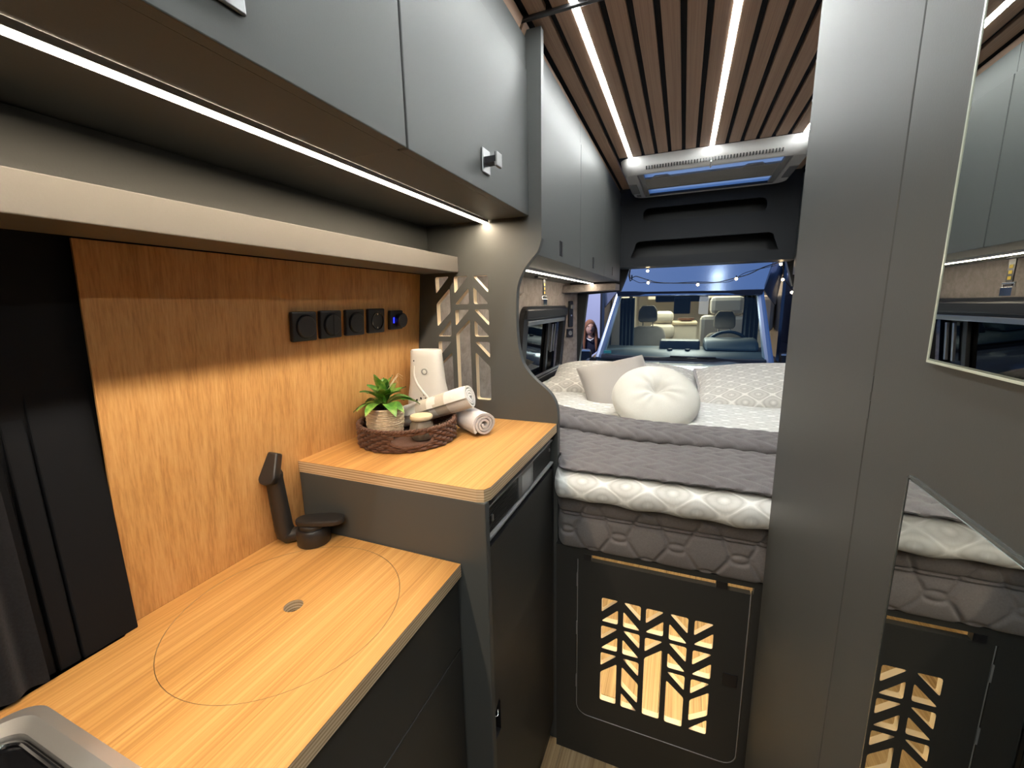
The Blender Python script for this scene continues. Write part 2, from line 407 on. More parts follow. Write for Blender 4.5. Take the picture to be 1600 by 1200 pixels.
# bathroom partition on the right: fixed post and a door, both flush, with mirrors on it
pr = root_struct('wall_right', (.23, .6, FLOOR))
MB().box(.210, .232, .6024, 1.045, FLOOR, .70).build('fixed_panel', M_lamr, pr, bevel=.002)
MB().box(.210, .232, .02, .6015, FLOOR, .70).build('door_panel', M_lamr, pr, bevel=.0012)
MB().box(.2096, .2125, .6008, .6032, -.140, -.118).build('seam_clip', M_black, pr)
MB().box(.2096, .2125, .6008, .6032, -.108, -.088).build('seam_clip', M_black, pr)
MB().box(.232, .98, 1.02, 1.045, FLOOR, .66).build('rear_panel', M_lamr, pr)
MB().box(.232, .98, .02, .045, FLOOR, .66).build('front_panel', M_lamr, pr)
struct(MB().box(.98, 1.03, -1.3, 1.05, FLOOR, .62).build('wall_right_front', M_darkpanel))
struct(MB().box(-.86, 1.03, -1.33, -1.3, FLOOR, .72).build('wall_front', M_darkpanel))
# black panels and curtain left of the splashback
dk = root_struct('wall_left_front', (-.8, .1, -.5))
for (a, b, x) in ((.2535, .320, -.792), (.2285, .2515, -.795), (-1.3, .2265, -.800)):
    MB().box(x - .02, x, a, b, -.50, .102).build('panel', M_darkpanel, dk, bevel=.002)
# pleated curtain at the far end of the worktop
ys = np.linspace(-.25, .212, 150); zs_ = np.linspace(-.492, .095, 12)
A = np.array([[(-.782 + .007 * sin(y * 2 * pi / .034) * (1 - .3 * (z + .49)) + .002 * sin(y * 170), y, z) for y in ys] for z in zs_])
B = A.copy(); B[..., 0] -= .003
mb = MB().grid(np.concatenate([A, B[::-1], A[:1]], 0))
tag(mb.build('curtain', fabric('black_curtain', (.007, .007, .009), (.013, .013, .016), 300), smooth=True), 'black pleated curtain hanging at the near end of the low worktop', 'curtain')
# oak splashback
sb = MB().prism([(xwall(-.5) - .004, -.5), (xwall(-.5), -.5), (xwall(.10), .10), (xwall(.10) - .004, .10)], 'y', .32, .652)
sb.prism([(xwall(-.338) - .004, -.338), (xwall(-.338), -.338), (xwall(.10), .10), (xwall(.10) - .004, .10)], 'y', .652, 1.127)
o = MB()
o.prism([(xwall(-.5) - .004, -.5), (xwall(-.5), -.5), (xwall(.10), .10), (xwall(.10) - .004, .10)], 'y', .32, 1.127)
tag(o.build('splashback', M_oak_wall), 'tall oak veneer splashback with upright grain behind the worktops', 'wall panel')

# ================================================================== KITCHEN, LOWER RUN
t = thing('base_cabinet', (-.6, .3, FLOOR), 'anthracite kitchen base cabinet with drawers under the low worktop', 'cabinet')
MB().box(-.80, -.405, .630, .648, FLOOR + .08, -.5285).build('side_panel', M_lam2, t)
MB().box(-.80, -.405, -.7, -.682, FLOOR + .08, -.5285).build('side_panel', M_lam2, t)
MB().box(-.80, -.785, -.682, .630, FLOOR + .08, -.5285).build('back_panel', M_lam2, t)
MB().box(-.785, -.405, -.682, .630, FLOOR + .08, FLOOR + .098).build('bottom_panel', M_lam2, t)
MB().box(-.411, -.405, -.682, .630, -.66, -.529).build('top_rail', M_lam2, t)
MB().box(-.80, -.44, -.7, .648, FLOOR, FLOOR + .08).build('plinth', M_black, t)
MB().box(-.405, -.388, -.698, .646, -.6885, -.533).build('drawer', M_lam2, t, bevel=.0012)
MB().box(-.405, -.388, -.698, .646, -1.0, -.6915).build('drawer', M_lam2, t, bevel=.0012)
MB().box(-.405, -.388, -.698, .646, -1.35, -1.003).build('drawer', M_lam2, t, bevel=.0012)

def slab(name, outline, z0, z1, holes, parent=None, loc=None, mats=None):
    return holed(outline, holes, name, mats or [M_oak_top, M_ply], ((0, 0, (z0 + z1) / 2), (1, 0, 0), (0, 1, 0), (0, 0, 1)), z1 - z0, parent, loc)
def circ(cx, cy, r, n=64): return [(cx + r * cos(2 * pi * i / n), cy + r * sin(2 * pi * i / n)) for i in range(n)]
LC = (-.598, .443)
t = thing('low_worktop', (-.6, .0, -.527), 'low oak worktop with plywood edge and a flush round sink lid', 'worktop')
hob_hole = rrect(-.755, -.47, -.3, .180, .03)
slab('top', [(-.798, -.7), (-.382, -.7), (-.382, .6505), (xwall(-.5) + .0005, .6505), (xwall(-.5) + .0005, .322), (-.79, .30), (-.79, -.69)], -.527, -.5, [circ(*LC, .1812), hob_hole], t)
slab('sink_lid', circ(*LC, .1802), -.520, -.5003, [circ(-.596, .446, .0155, 28)], t)['label'] = 'round flush lid with a finger hole'
tag(MB().lathe([(.17, -.64), (.181, -.60), (.181, -.5225), (.178, -.5225), (.178, -.60), (.165, -.637), (.0, -.637)], (*LC, 0), 40, cap=False).build('sink_bowl', M_blackm, t))

# hob at the bottom-left corner
t = thing('hob', (-.61, -.05, -.5), 'steel-rimmed black glass hob let into the low worktop', 'hob')
ro = rrect(-.772, -.455, -.31, .194, .035, 8); ri = rrect(-.742, -.48, -.29, .166, .03, 8); rm = rrect(-.755, -.467, -.30, .180, .032, 8)
mb = MB(); n = len(ro); vs = [(*p, -.4995) for p in ro] + [(*p, -.494) for p in rm] + [(*p, -.501) for p in ri] + [(*p, -.512) for p in ri]
mb.add(vs, [(k * n + i, k * n + (i + 1) % n, (k + 1) * n + (i + 1) % n, (k + 1) * n + i) for k in range(3) for i in range(n)]).build('rim', M_steel, t, smooth=True)
MB().prism(rrect(-.745, -.477, -.293, .169, .03, 8), 'z', -.516, -.511).build('glass_top', M_hob, t)
mb = MB()
rg = rrect(-.737, -.485, -.285, .161, .028, 8)
mb.tube([(*p, -.508) for p in rg], .0028, 6, closed=True).build('seal_bead', M_chrome, t, smooth=True)
for yy in (-.16, .06):
    mb = MB().lathe([(.035, -.511), (.038, -.503), (.03, -.498), (.0, -.497)], (-.61, yy, 0), 24, cap=False)
    mb.build('burner', M_blackm, t, smooth=True)
    mb = MB()
    for a in range(4):
        c, s_ = cos(a * pi / 2 + .78), sin(a * pi / 2 + .78)
        mb.tube([(-.61 + c * .09, yy + s_ * .09, -.511), (-.61 + c * .085, yy + s_ * .085, -.487), (-.61 + c * .03, yy + s_ * .03, -.485)], .004, 6)
    tag(mb.build('pan_support', M_blackm, t, smooth=True), kind='stuff')

# folding tap
FB = (-.725, .612)
t = thing('tap', (*FB, -.5), 'matt black folding tap at the back of the low worktop', 'tap')
mb = MB().lathe([(.0325, -.5), (.034, -.498), (.034, -.470), (.030, -.464), (.0, -.463)], (*FB, 0), 36, cap=False); mb.build('base', M_blackm, t, smooth=True, sharp=40)
mb = MB().lathe([(.026, -.466), (.026, -.455), (.0, -.455)], (*FB, 0), 30, cap=False)
ol = []
for i in range(33):
    q = 2 * pi * i / 32
    ol.append((.018 + (.052) * np.sign(cos(q)) * abs(cos(q)) ** .7, .0225 * np.sign(sin(q)) * abs(sin(q)) ** .8))
a = .42
ol = [(FB[0] + x * cos(a) - y * sin(a), FB[1] + x * sin(a) + y * cos(a)) for x, y in ol[:-1]]
mb.prism(ol, 'z', -.456, -.444); mb.build('handle', M_blackm, t, bevel=.003)
E1 = Vector((-.786, .590, -.487))
p0 = Vector((FB[0] - .028, FB[1] - .006, -.482))
pts = [p0, p0.lerp(E1, .35), p0.lerp(E1, .7)] + [E1 + Vector((0, 0, 0)), E1 + Vector((-.003, -.001, .014))]
mb = MB().tube([p0, p0.lerp(E1, .45), p0.lerp(E1, .8) + Vector((0, 0, .001)), E1 + Vector((.004, .001, .006)), E1 + Vector((0, 0, .02)), E1 + Vector((-.002, -.003, .085)), E1 + Vector((-.003, -.006, .150))], [.0155, .0155, .018, .0195, .0185, .0175, .0165], 20)
mb.build('arm', M_blackm, t, smooth=True, sharp=50)
MB().lathe([(.0175, 0), (.0175, .004), (.0, .004)], (0, 0, 0), 20).xf(Matrix.Translation(p0) @ (E1 - p0).to_track_quat('Z', 'Y').to_matrix().to_4x4()).build('collar', M_blackm, t, smooth=True)
tp = E1 + Vector((-.003, -.006, .146))
ol = [(tp.x - .019, tp.y + .048), (tp.x - .019, tp.y - .004), (tp.x - .013, tp.y - .016), (tp.x + .0, tp.y - .0205), (tp.x + .013, tp.y - .016), (tp.x + .019, tp.y - .004), (tp.x + .0145, tp.y + .048), (tp.x - .005, tp.y + .050)]
mb = MB().prism([((x - tp.x) * 1.05, y - tp.y) for x, y in ol], 'z', 0, .020)
mb.xf(Matrix.Translation(tp) @ Matrix.Translation((.002, -.004, -.004)) @ Matrix.Rotation(.25, 4, 'Z') @ Matrix.Rotation(1.12, 4, 'X')).build('spout', M_blackm, t, bevel=.004)
MB().lathe([(.018, -.008), (.018, 0), (.0, 0)], (tp.x, tp.y, tp.z), 20).build('joint', M_blackm, t, smooth=True)

# ------------------------------------------------------------------ fridge block
t = thing('raised_worktop', (-.56, .89, -.365), 'raised oak worktop with thick plywood edge above the fridge', 'worktop')
hw = .012
ol = [(xwall(-.338) + .0005, .6535), (-.323 - .02, .6535), (-.323 - .006, .6575), (-.322, .6735), (-.322, 1.1275), (xwall(-.338) + .0005, 1.1275)]
slab('top', ol, -.364, -.338, [], t)
t = thing('fridge_cabinet', (-.56, .89, FLOOR), 'anthracite cabinet carcass around the fridge', 'cabinet')
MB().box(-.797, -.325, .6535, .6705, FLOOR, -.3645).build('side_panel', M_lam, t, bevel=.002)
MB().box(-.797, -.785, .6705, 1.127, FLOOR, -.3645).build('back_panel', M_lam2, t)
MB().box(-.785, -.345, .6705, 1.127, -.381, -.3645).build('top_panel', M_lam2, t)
MB().box(-.785, -.345, .6705, 1.127, FLOOR, FLOOR + .06).build('plinth', M_black, t)
t = thing('fridge', (-.56, .9, FLOOR + .06), 'black compressor fridge with vent grille under the raised worktop', 'fridge')
MB().box(-.78, -.352, .674, 1.122, FLOOR + .061, -.384).build('body', M_black, t)
g = thing_g = MB().box(-.352, -.346, .674, 1.122, -.452, -.386)
ge = g.build('vent_panel', M_black, t)
mb = MB()
for i in range(12):
    z = -.447 + i * .005
    mb.box(-.346, -.336, .680, .843, z, z + .0024); mb.box(-.346, -.336, .960, 1.112, z, z + .0024)
tag(mb.build('louvres', M_blackm, t), kind='stuff')
MB().box(-.346, -.332, .674, 1.122, -.389, -.385).build('vent_rim', M_grey, t, bevel=.001)
MB().box(-.346, -.330, .674, 1.122, -.457, -.452).build('vent_rim', M_grey, t, bevel=.001)
cp = MB().box(-.346, -.334, .848, .955, -.449, -.389).build('control_panel', M_ctrl, t, bevel=.002)
MB().box(-.334, -.3335, .870, .935, -.440, -.398).build('display', M_lens, cp)
MB().box(-.336, -.333, .700, .706, -.425, -.412).build('grille_screw', M_alu, t)
MB().box(-.336, -.333, 1.092, 1.098, -.412, -.404).build('grille_screw', M_alu, t)
d = holed([(.678, FLOOR + .085), (1.108, FLOOR + .085), (1.108, -.470), (.678, -.470)], [[(.6790, -.86), (.6995, -.842), (.705, -.855), (.705, -.93), (.679, -.93)]], 'door', [M_lam2, M_black], ((-.341, 0, 0), (0, 1, 0), (0, 0, 1), (1, 0, 0)), .022, t)
MB().box(-.350, -.346, .676, .710, -.94, -.835).build('handle_recess', M_black, d)
MB().tube([(-.334, .682, -.877), (-.331, .692, -.883), (-.334, .700, -.876)], .0016, 6).build('catch', M_chrome, d)
MB().box(-.352, -.33, 1.110, 1.121, FLOOR + .085, -.462).build('hinge_strip', M_black, t)

# ------------------------------------------------------------------ wavy partition with tree cut-outs
wave = [(-.365, .178), (-.376, .146), (-.395, .125), (-.418, .097), (-.436, .058), (-.441, .014), (-.442, -.059), (-.437, -.118), (-.424, -.166), (-.393, -.206), (-.349, -.243), (-.330, -.268), (-.321, -.296), (-.319, -.33)]
def spl(pts, k=5):
    out = []
    for i in range(len(pts) - 1):
        p = [Vector(pts[max(0, min(len(pts) - 1, i + d))]) for d in (-1, 0, 1, 2)]
        for j in range(k):
            t_ = j / k; out.append(tuple(.5 * ((2 * p[1]) + (-p[0] + p[2]) * t_ + (2 * p[0] - 5 * p[1] + 4 * p[2] - p[3]) * t_ ** 2 + (-p[0] + 3 * p[1] - 3 * p[2] + p[3]) * t_ ** 3)))
    return out + [pts[-1]]
outl = [(-.80, -1.44), (-.80, .60), (-.47, .62), (-.44, .682), (-.363, .682)] + spl(wave) + [(-.319, -1.44)]
a, b, c = -.7055, -.6410, -.5770; W = .0485
def col(x, rows): return [[(x + dx * W, z) for dx, z in r] for r in rows]
H1 = col(a, [[(0, .090), (1, .090), (0, .040)], [(0, .010), (1, .056), (1, -.016), (0, -.059)], [(0, -.089), (1, -.039), (1, -.089)], [(0, -.105), (1, -.105), (0, -.153)], [(0, -.180), (1, -.137), (1, -.282), (0, -.282)]])
H2 = col(b, [[(0, .089), (1, .089), (0, .039)], [(0, .007), (1, .055), (1, .007)], [(0, -.009), (1, -.009), (0, -.057)], [(0, -.082), (1, -.038), (1, -.282), (0, -.282)]])
H3 = col(c, [[(0, .088), (1, .088), (1, .038)], [(0, .057), (1, .007), (0, .007)], [(0, -.009), (1, -.009), (1, -.057)], [(0, -.040), (1, -.089), (0, -.089)], [(0, -.105), (1, -.105), (1, -.153)], [(0, -.136), (1, -.180), (1, -.282), (0, -.282)]])
def inset_round(p): return round_poly(p, .006)
pt = thing('partition', (-.56, 1.14, FLOOR), 'anthracite partition with a wavy edge and tree-shaped cut-outs between kitchen and bed', 'partition')
po = holed(outl, [inset_round(q) for q in H1 + H2 + H3], 'board', [M_lam, M_core], ((0, 1.1395, 0), (1, 0, 0), (0, 0, 1), (0, -1, 0)), .021, pt)
# the outer rim of the board is edged in anthracite, only the cut-outs show the raw core
for p in po.data.polygons:
    cz = p.center + ORG[po.name]
    if p.material_index == 1 and not (-.72 < cz.x < -.52 and -.285 < cz.z < .095): p.material_index = 0

# ------------------------------------------------------------------ overhead units, kitchen
def latch(parent, x, y, z, s=1., big=True):
    pl_ = MB().box(x, x + .004, y - .018 * s, y + .018 * s, z - .024 * s, z + .024 * s).build('latch_plate', M_latch if big else M_black, parent, bevel=.0025 * s)
    if big:
        MB().box(x + .004, x + .030, y - .013, y + .013, z - .006, z + .006).build('latch_stem', M_black, pl_)
        MB().box(x + .026, x + .033, y - .013, y + .014, z - .014, z + .014).build('latch_knob', M_grey, pl_, bevel=.002)
    return pl_
CZ0, CZ1 = .2375, .590
units = [(.583, 1.127, 'anthracite overhead locker nearest the wavy partition, black push latch', .858, .297), (.032, .580, 'anthracite overhead locker second from the wavy partition above the lit strip', .31, .297), (-.52, .029, 'anthracite overhead locker farthest from the wavy partition', -.24, .297)]
for (y0, y1, lb, hy, hz) in units:
    t = thing('overhead_locker', (-.6, (y0 + y1) / 2, CZ0), lb, 'cabinet', 'kitchen overhead lockers')
    MB().box(-.735, -.419, y0 - .0014, y1 + .0014, CZ0 + .001, CZ0 + .017).build('bottom', M_lam, t)
    MB().box(-.71, -.419, y0, y0 + .015, CZ0 + .017, .56).build('side', M_lam, t)
    MB().box(-.71, -.419, y1 - .015, y1, CZ0 + .017, .56).build('side', M_lam, t)
    MB().box(-.42, -.4035, y0, y1, .5905, .664).build('filler', M_lam, t)
    d = MB().box(-.418, -.400, y0 + .001, y1 - .001, CZ0, CZ1).build('door', M_lam, t, bevel=.0015)
    latch(d, -.400, hy, hz)
# backsplash strip and shelf
tag(MB().box(-.742, -.726, -.7, 1.128, .1185, .2370).build('backing_panel', M_lam), 'anthracite backing strip between the shelf and the overhead lockers', 'panel')
mb = MB().box(-.742, -.629, -.7, 1.1275, .100, .118).box(-.641, -.624, -.7, 1.1275, .0995, .1445)
tag(mb.build('shelf', M_shelf_lit, bevel=.0015), 'long narrow shelf with raised front lip above the oak splashback', 'shelf')
t = thing('light_strip', (-.53, .3, .233), 'warm light strip under the kitchen overhead lockers', 'lamp')
MB().box(-.5405, -.5385, -.7, 1.126, .2305, .2380).box(-.5215, -.5195, -.7, 1.126, .2305, .2380).build('profile', M_alu, t)
MB().box(-.5384, -.5216, -.7, 1.125, .2307, .2325).build('diffuser', M_led_k, t)

# ------------------------------------------------------------------ switches on the splashback
def on_wall(y, z, kind, lb, cat, grp=None):
    x = xwall(z); t = thing('light_switch' if kind < 3 else ('power_socket' if kind == 3 else 'usb_charger'), (x, y, z), lb, cat, grp)
    Mx = Matrix.Translation((x, y, z)) @ Matrix.Rotation(.0898, 4, 'Y')
    h = .032 if kind < 4 else .027; w = .0325 if kind < 4 else .029
    mb = MB().box(.0, .010, -w, w, -h, h); mb.xf(Mx)
    mb.build('frame', M_black, t, bevel=.003)
    if kind < 3:
        r = MB().lathe([(.024, 0), (.024, .0035), (.0225, .005), (.0, .005)], (0, 0, 0), 40, cap=False).xf(Mx @ Matrix.Translation((.010, 0.002, 0)) @ Matrix.Rotation(pi / 2, 4, 'Y'))
        k = r.build('rocker', M_black, t, smooth=True)
        r = MB().lathe([(.026, 0), (.026, .0008), (.0245, .0008), (.0245, 0)], (0, 0, 0), 40, cap=False).xf(Mx @ Matrix.Translation((.010, 0.002, 0)) @ Matrix.Rotation(pi / 2, 4, 'Y'))
        r.build('gap_ring', M_felt, t)
        if kind == 1: MB().box(.0145, .0155, .0015, .0025, -.0235, .0235).xf(Mx).build('split_line', M_felt, t)
    elif kind == 3:
        r = MB().lathe([(.0235, .0), (.0235, .002), (.0215, .002), (.020, -.006), (.0, -.006)], (0, 0, 0), 40, cap=False).xf(Mx @ Matrix.Translation((.0105, 0.002, 0)) @ Matrix.Rotation(pi / 2, 4, 'Y'))
        r.build('recess', M_hob, t, smooth=True)
        for s_ in (-1, 1): MB().box(.006, .012, -.0015, .0025, s_ * .018 - .002, s_ * .018 + .002).xf(Mx).build('earth_clip', M_chrome, t)
        for s_ in (-1, 1): MB().lathe([(.0026, 0), (.0026, .002), (0, .002)], (0, 0, 0), 12).xf(Mx @ Matrix.Translation((.0055, s_ * .0095 + .002, 0)) @ Matrix.Rotation(pi / 2, 4, 'Y')).build('pin_hole', M_felt, t)
    else:
        MB().box(.0102, .0112, -.016, -.012, -.008, .008).xf(Mx).build('indicator_light', M_usb, t)
        MB().lathe([(.0205, 0), (.0205, .014), (.019, .016), (.0, .016)], (0, 0, 0), 32, cap=False).xf(Mx @ Matrix.Translation((.010, .010, 0)) @ Matrix.Rotation(pi / 2, 4, 'Y')).build('dust_cap', M_black, t, smooth=True)
on_wall(.681, -.035, 0, 'black round switch in the row on the oak panel, next to the faucet end', 'switch')
on_wall(.756, -.034, 1, 'black round switch split into two halves on the oak panel', 'switch')
on_wall(.835, -.033, 2, 'black round switch beside the black power socket on the oak panel', 'switch')
on_wall(.915, -.032, 3, 'black power socket with a deep round recess on the oak panel', 'socket')
on_wall(1.000, -.033, 4, 'small black charging point with a blue light on the oak panel', 'charger')

# ================================================================== THINGS ON THE RAISED WORKTOP
UZ = -.338
BC = (-.655, .878); BR = .124
t = thing('wicker_tray', (*BC, UZ), 'round dark brown wicker tray with cut-out handle on the raised worktop', 'tray')
MB().lathe([(.0, .001), (BR - .004, .001), (BR - .004, .006), (.0, .006)], (*BC, UZ), 40, cap=False).build('base', M_wicker, t)
# handle opening faces the kitchen; strands of the middle rows stop there
ha = math.atan2(.77 - BC[1], -.585 - BC[0]) + .13; hwid = .42
for row in range(7):
    z = UZ + .005 + row * .0066
    gap = row in (2, 3, 4, 5)
    K = 26; n = 160; pts = []
    for i in range(n + 1):
        q = ha + (hwid * (1 if row in (3, 4) else .85) if gap else 0) + (2 * pi - (2 * hwid * (1 if row in (3, 4) else .85) if gap else 0)) * i / n
        r = BR - .003 + .0032 * sin(K * q + (pi if row % 2 else 0))
        pts.append((BC[0] + r * cos(q), BC[1] + r * sin(q), z + .0008 * sin(9 * q + row)))
    if not gap: pts = pts[:-1]
    MB().tube(pts, .0040, 6, closed=not gap).build('strand', M_wicker, t, smooth=True)
for ph in (0, pi):
    pts = []
    for i in range(220):
        q = 2 * pi * i / 220; u = 40 * q + ph
        r = BR - .002 + .0028 * cos(u); pts.append((BC[0] + r * cos(q), BC[1] + r * sin(q), UZ + .0515 + .0022 * sin(u)))
    MB().tube(pts, .0036, 6, closed=True).build('rim_braid', M_wicker, t, smooth=True)
pts = [(BC[0] + (BR - .002) * cos(ha + u), BC[1] + (BR - .002) * sin(ha + u), UZ + .0265 - .013 * sqrt(max(0, 1 - (u / hwid) ** 2))) for u in np.linspace(-hwid, hwid, 30)]
MB().tube(pts, .0042, 6).build('handle_binding', M_wicker, t, smooth=True)

# plant
PC = (-.712, .860); pz = UZ + .006
t = thing('potted_plant', (*PC, pz), 'small leafy green plant in a jute-wrapped pot standing in the wicker tray', 'plant')
MB().lathe([(.036, .002), (.043, .03), (.0435, .076), (.040, .078), (.037, .074), (.0, .072)], (*PC, pz), 28).build('pot', M_soil, t, smooth=True)
pts = []; turns = 15
for i in range(turns * 28 + 1):
    q = 2 * pi * i / 28; f = i / (turns * 28); r = .0405 + .0055 * min(1, f * 2.2) + .0008 * sin(i * 1.7)
    pts.append((PC[0] + r * cos(q), PC[1] + r * sin(q), pz + .0035 + f * .075 + .0006 * sin(i * .63)))
MB().tube(pts, .0029, 6).build('jute_rope', M_jute, t, smooth=True)
def leaf_mesh(Ln, Wd, droop, fold=.13, n=9):
    A = np.zeros((n, 5, 3))
    for i in range(n):
        s_ = i / (n - 1); wd = Wd * 1.45 * (sin(pi * min(1, s_ ** .8)) ** .75 + .03)
        y = Ln * s_ * (1 - .18 * droop * s_); z = Ln * (.62 * s_ - (droop + .35) * s_ ** 2 * .75)
        for j in range(5):
            u = (j - 2) / 2; A[i, j] = (wd * u * .5, y, z + abs(u) * wd * fold + .002 * sin(6 * s_ + u))
    return A
cen = Vector((PC[0], PC[1], pz + .073))
lv = []
for i in range(9): lv.append((i * 40 + 8 * ((i * 7) % 3), .078 + .012 * ((i * 5) % 3), .0225, .50 + .08 * ((i * 3) % 4), .05 + .05 * (i % 2)))
for i in range(8): lv.append((i * 45 + 21, .074 + .007 * ((i * 3) % 3), .024, .22 + .08 * (i % 3), .48 + .08 * ((i * 5) % 3)))
for i in range(5): lv.append((i * 72 + 11, .060 + .008 * (i % 3), .021, .02, .95 + .08 * (i % 2)))
lv += [(-62, .105, .015, .85, .30), (58, .10, .013, .95, .25)]
for (ang, Ln, Wd, dr, up) in lv:
    A = leaf_mesh(Ln, Wd, dr)
    Mx = Matrix.Translation(cen + Vector((0, 0, .002 + .02 * max(0, up)))) @ Matrix.Rotation(math.radians(ang + 22), 4, 'Z') @ Matrix.Rotation(up * .9, 4, 'X')
    MB().grid(A).xf(Mx).build('leaf', M_leaf, t, smooth=True, recalc=False)
for k in range(4):
    q = .4 + k * .5; MB().tube([cen, cen + Vector((.012 * cos(q), .012 * sin(q), .05)), cen + Vector((.035 * cos(q), .035 * sin(q) + .01, .092 - k * .008)), cen + Vector((.055 * cos(q), .05 * sin(q), .085 - k * .012))], [.0012, .001, .0008, .0004], 5).build('stem', M_jute, t, smooth=True)

# candle jar
JC = (-.605, .868)
t = thing('candle_jar', (*JC, UZ + .006), 'small ribbed grey-brown glass candle jar with pale wooden lid in the wicker tray', 'jar')
prof = [(.018, 0), (.026, .003), (.0305, .014), (.0315, .026), (.028, .042), (.0235, .050), (.0235, .054), (.0, .054)]
n = 72; vs = []
mb = MB()
for (r, z) in prof:
    for j in range(n):
        rr = r + (.0006 * cos(24 * 2 * pi * j / n) if .003 < z < .045 else 0); vs.append((JC[0] + rr * cos(2 * pi * j / n), JC[1] + rr * sin(2 * pi * j / n), UZ + .006 + z))
mb.add(vs, [(i * n + j, i * n + (j + 1) % n, (i + 1) * n + (j + 1) % n, (i + 1) * n + j) for i in range(len(prof) - 1) for j in range(n)])
mb.build('jar', M_wax, t, smooth=True)
MB().lathe([(.0, .053), (.0275, .053), (.029, .055), (.029, .060), (.027, .063), (.0, .0635)], (*JC, UZ + .006), 36, cap=False).build('lid', M_lid, t, smooth=True, sharp=50)

# automatic air freshener
FC = Vector((-.705, 1.057, UZ))
t = thing('air_freshener', tuple(FC), 'tall white automatic air freshener dispenser behind the wicker tray', 'air freshener')
fa = math.radians(10)
Mx = Matrix.Translation(FC) @ Matrix.Rotation(fa, 4, 'Z') @ Matrix.Diagonal((1, 1, 1.07, 1))
rows = []
def fr_w(s_): return .0585 + .006 * sin(pi * min(1, s_ / .55)) * (s_ < .55) - (.013 * max(0, (s_ - .15)) ** 1.2 if s_ > .15 else 0) * 1.1
def fr_front(s_, u): return -.040 + .014 * max(0, s_ - .3) + .016 * u * u
n = 40
for k, s_ in enumerate(np.linspace(0, 1, 16)):
    wd = fr_w(s_); row = []
    for j in range(n):
        q = 2 * pi * j / n; e = .62
        x = wd * np.sign(cos(q)) * abs(cos(q)) ** e; y = (.038 - .010 * s_) * np.sign(sin(q)) * abs(sin(q)) ** .8
        row.append((x, y, s_ * .197))
    rows.append(row)
A = np.array(rows); mb = MB().grid(A, wrap=True)
top = A[-1]; c_ = top.mean(0)
mb.add([tuple(c_ + (q - c_) * .93 + np.array([0, 0, .004])) for q in top] + [tuple(c_ + (q - c_) * .86 + np.array([0, 0, -.001])) for q in top] + [tuple(q) for q in top], [(2 * n + j, 2 * n + (j + 1) % n, (j + 1) % n, j) for j in range(n)] + [(j, (j + 1) % n, n + (j + 1) % n, n + j) for j in range(n)] + [tuple(n + j for j in range(n))])
mb.add([tuple(q) for q in A[0]], [tuple(range(n))])
mb.xf(Mx).build('housing', M_white, t, smooth=True, merge=True)
def fy(x, z):
    s_ = z / .197; wd = fr_w(s_); cx = min(.999, abs(x) / wd) ** (1 / .62); sx = sqrt(1 - cx * cx); return -(.038 - .010 * s_) * sx ** .8
def onf(x, z, d=0): return Mx @ Vector((x, fy(x, z) - d, z))
pts = [onf(x, z, .0) for x, z in [(-.028, .158), (-.030, .135), (-.022, .112), (-.006, .090), (.014, .068), (.034, .044), (.050, .022)]]
pts = [Vector(q) for q in pts]
pp = []
for i in range(len(pts) - 1):
    for j in range(5):
        p = [pts[max(0, min(len(pts) - 1, i + d))] for d in (-1, 0, 1, 2)]; t_ = j / 5
        pp.append(.5 * ((2 * p[1]) + (-p[0] + p[2]) * t_ + (2 * p[0] - 5 * p[1] + 4 * p[2] - p[3]) * t_ ** 2 + (-p[0] + 3 * p[1] - 3 * p[2] + p[3]) * t_ ** 3))
MB().tube(pp, [.0016 + .0026 * sin(pi * i / len(pp)) for i in range(len(pp))], 8).build('wave_ridge', M_white, t, smooth=True)
def disc(name, x, z, r, mt, d=.0012, ring=0):
    nrm = Matrix.Rotation(pi / 2, 4, 'X')
    prof = [(r, -.002), (r, d), (r - .0012, d + .0008), (0, d + .0008)] if not ring else [(r, -.002), (r, d + .001), (r - ring, d + .001), (r - ring, -.001)]
    return MB().lathe(prof, (0, 0, 0), 28, cap=False).xf(Matrix.Translation(onf(x, z)) @ Matrix.Rotation(fa, 4, 'Z') @ nrm).build(name, mt, t, smooth=True)
disc('button_ring', .004, .142, .0135, M_white, .0004, .002); disc('button_bezel', .004, .142, .0088, M_grey, .0006, .002); disc('button', .004, .142, .0062, M_white, .001)
disc('sensor_eye', -.029, .172, .0022, M_black, .0003)
for k, (x, z, an, ln) in enumerate([(-.024, .062, .6, .010), (-.010, .068, -.3, .008), (.000, .078, 0, .005), (.005, .067, -.2, .008), (.022, .060, -.9, .012), (.013, .053, -1.2, .009), (-.016, .052, 1.2, .009), (-.004, .048, 0, .008)]):
    mb = MB().lathe([(1, -.3), (1, .12), (0, .14)], (0, 0, 0), 16, cap=False)
    mb.xf(Matrix.Translation(onf(x, z)) @ Matrix.Rotation(fa, 4, 'Z') @ Matrix.Rotation(an, 4, 'Y') @ Matrix.Rotation(pi / 2, 4, 'X') @ Matrix.Diagonal((.0028, ln * .5, .004, 1)))
    mb.build('scent_slot', M_black if k != 7 else M_towelb, t, smooth=True)

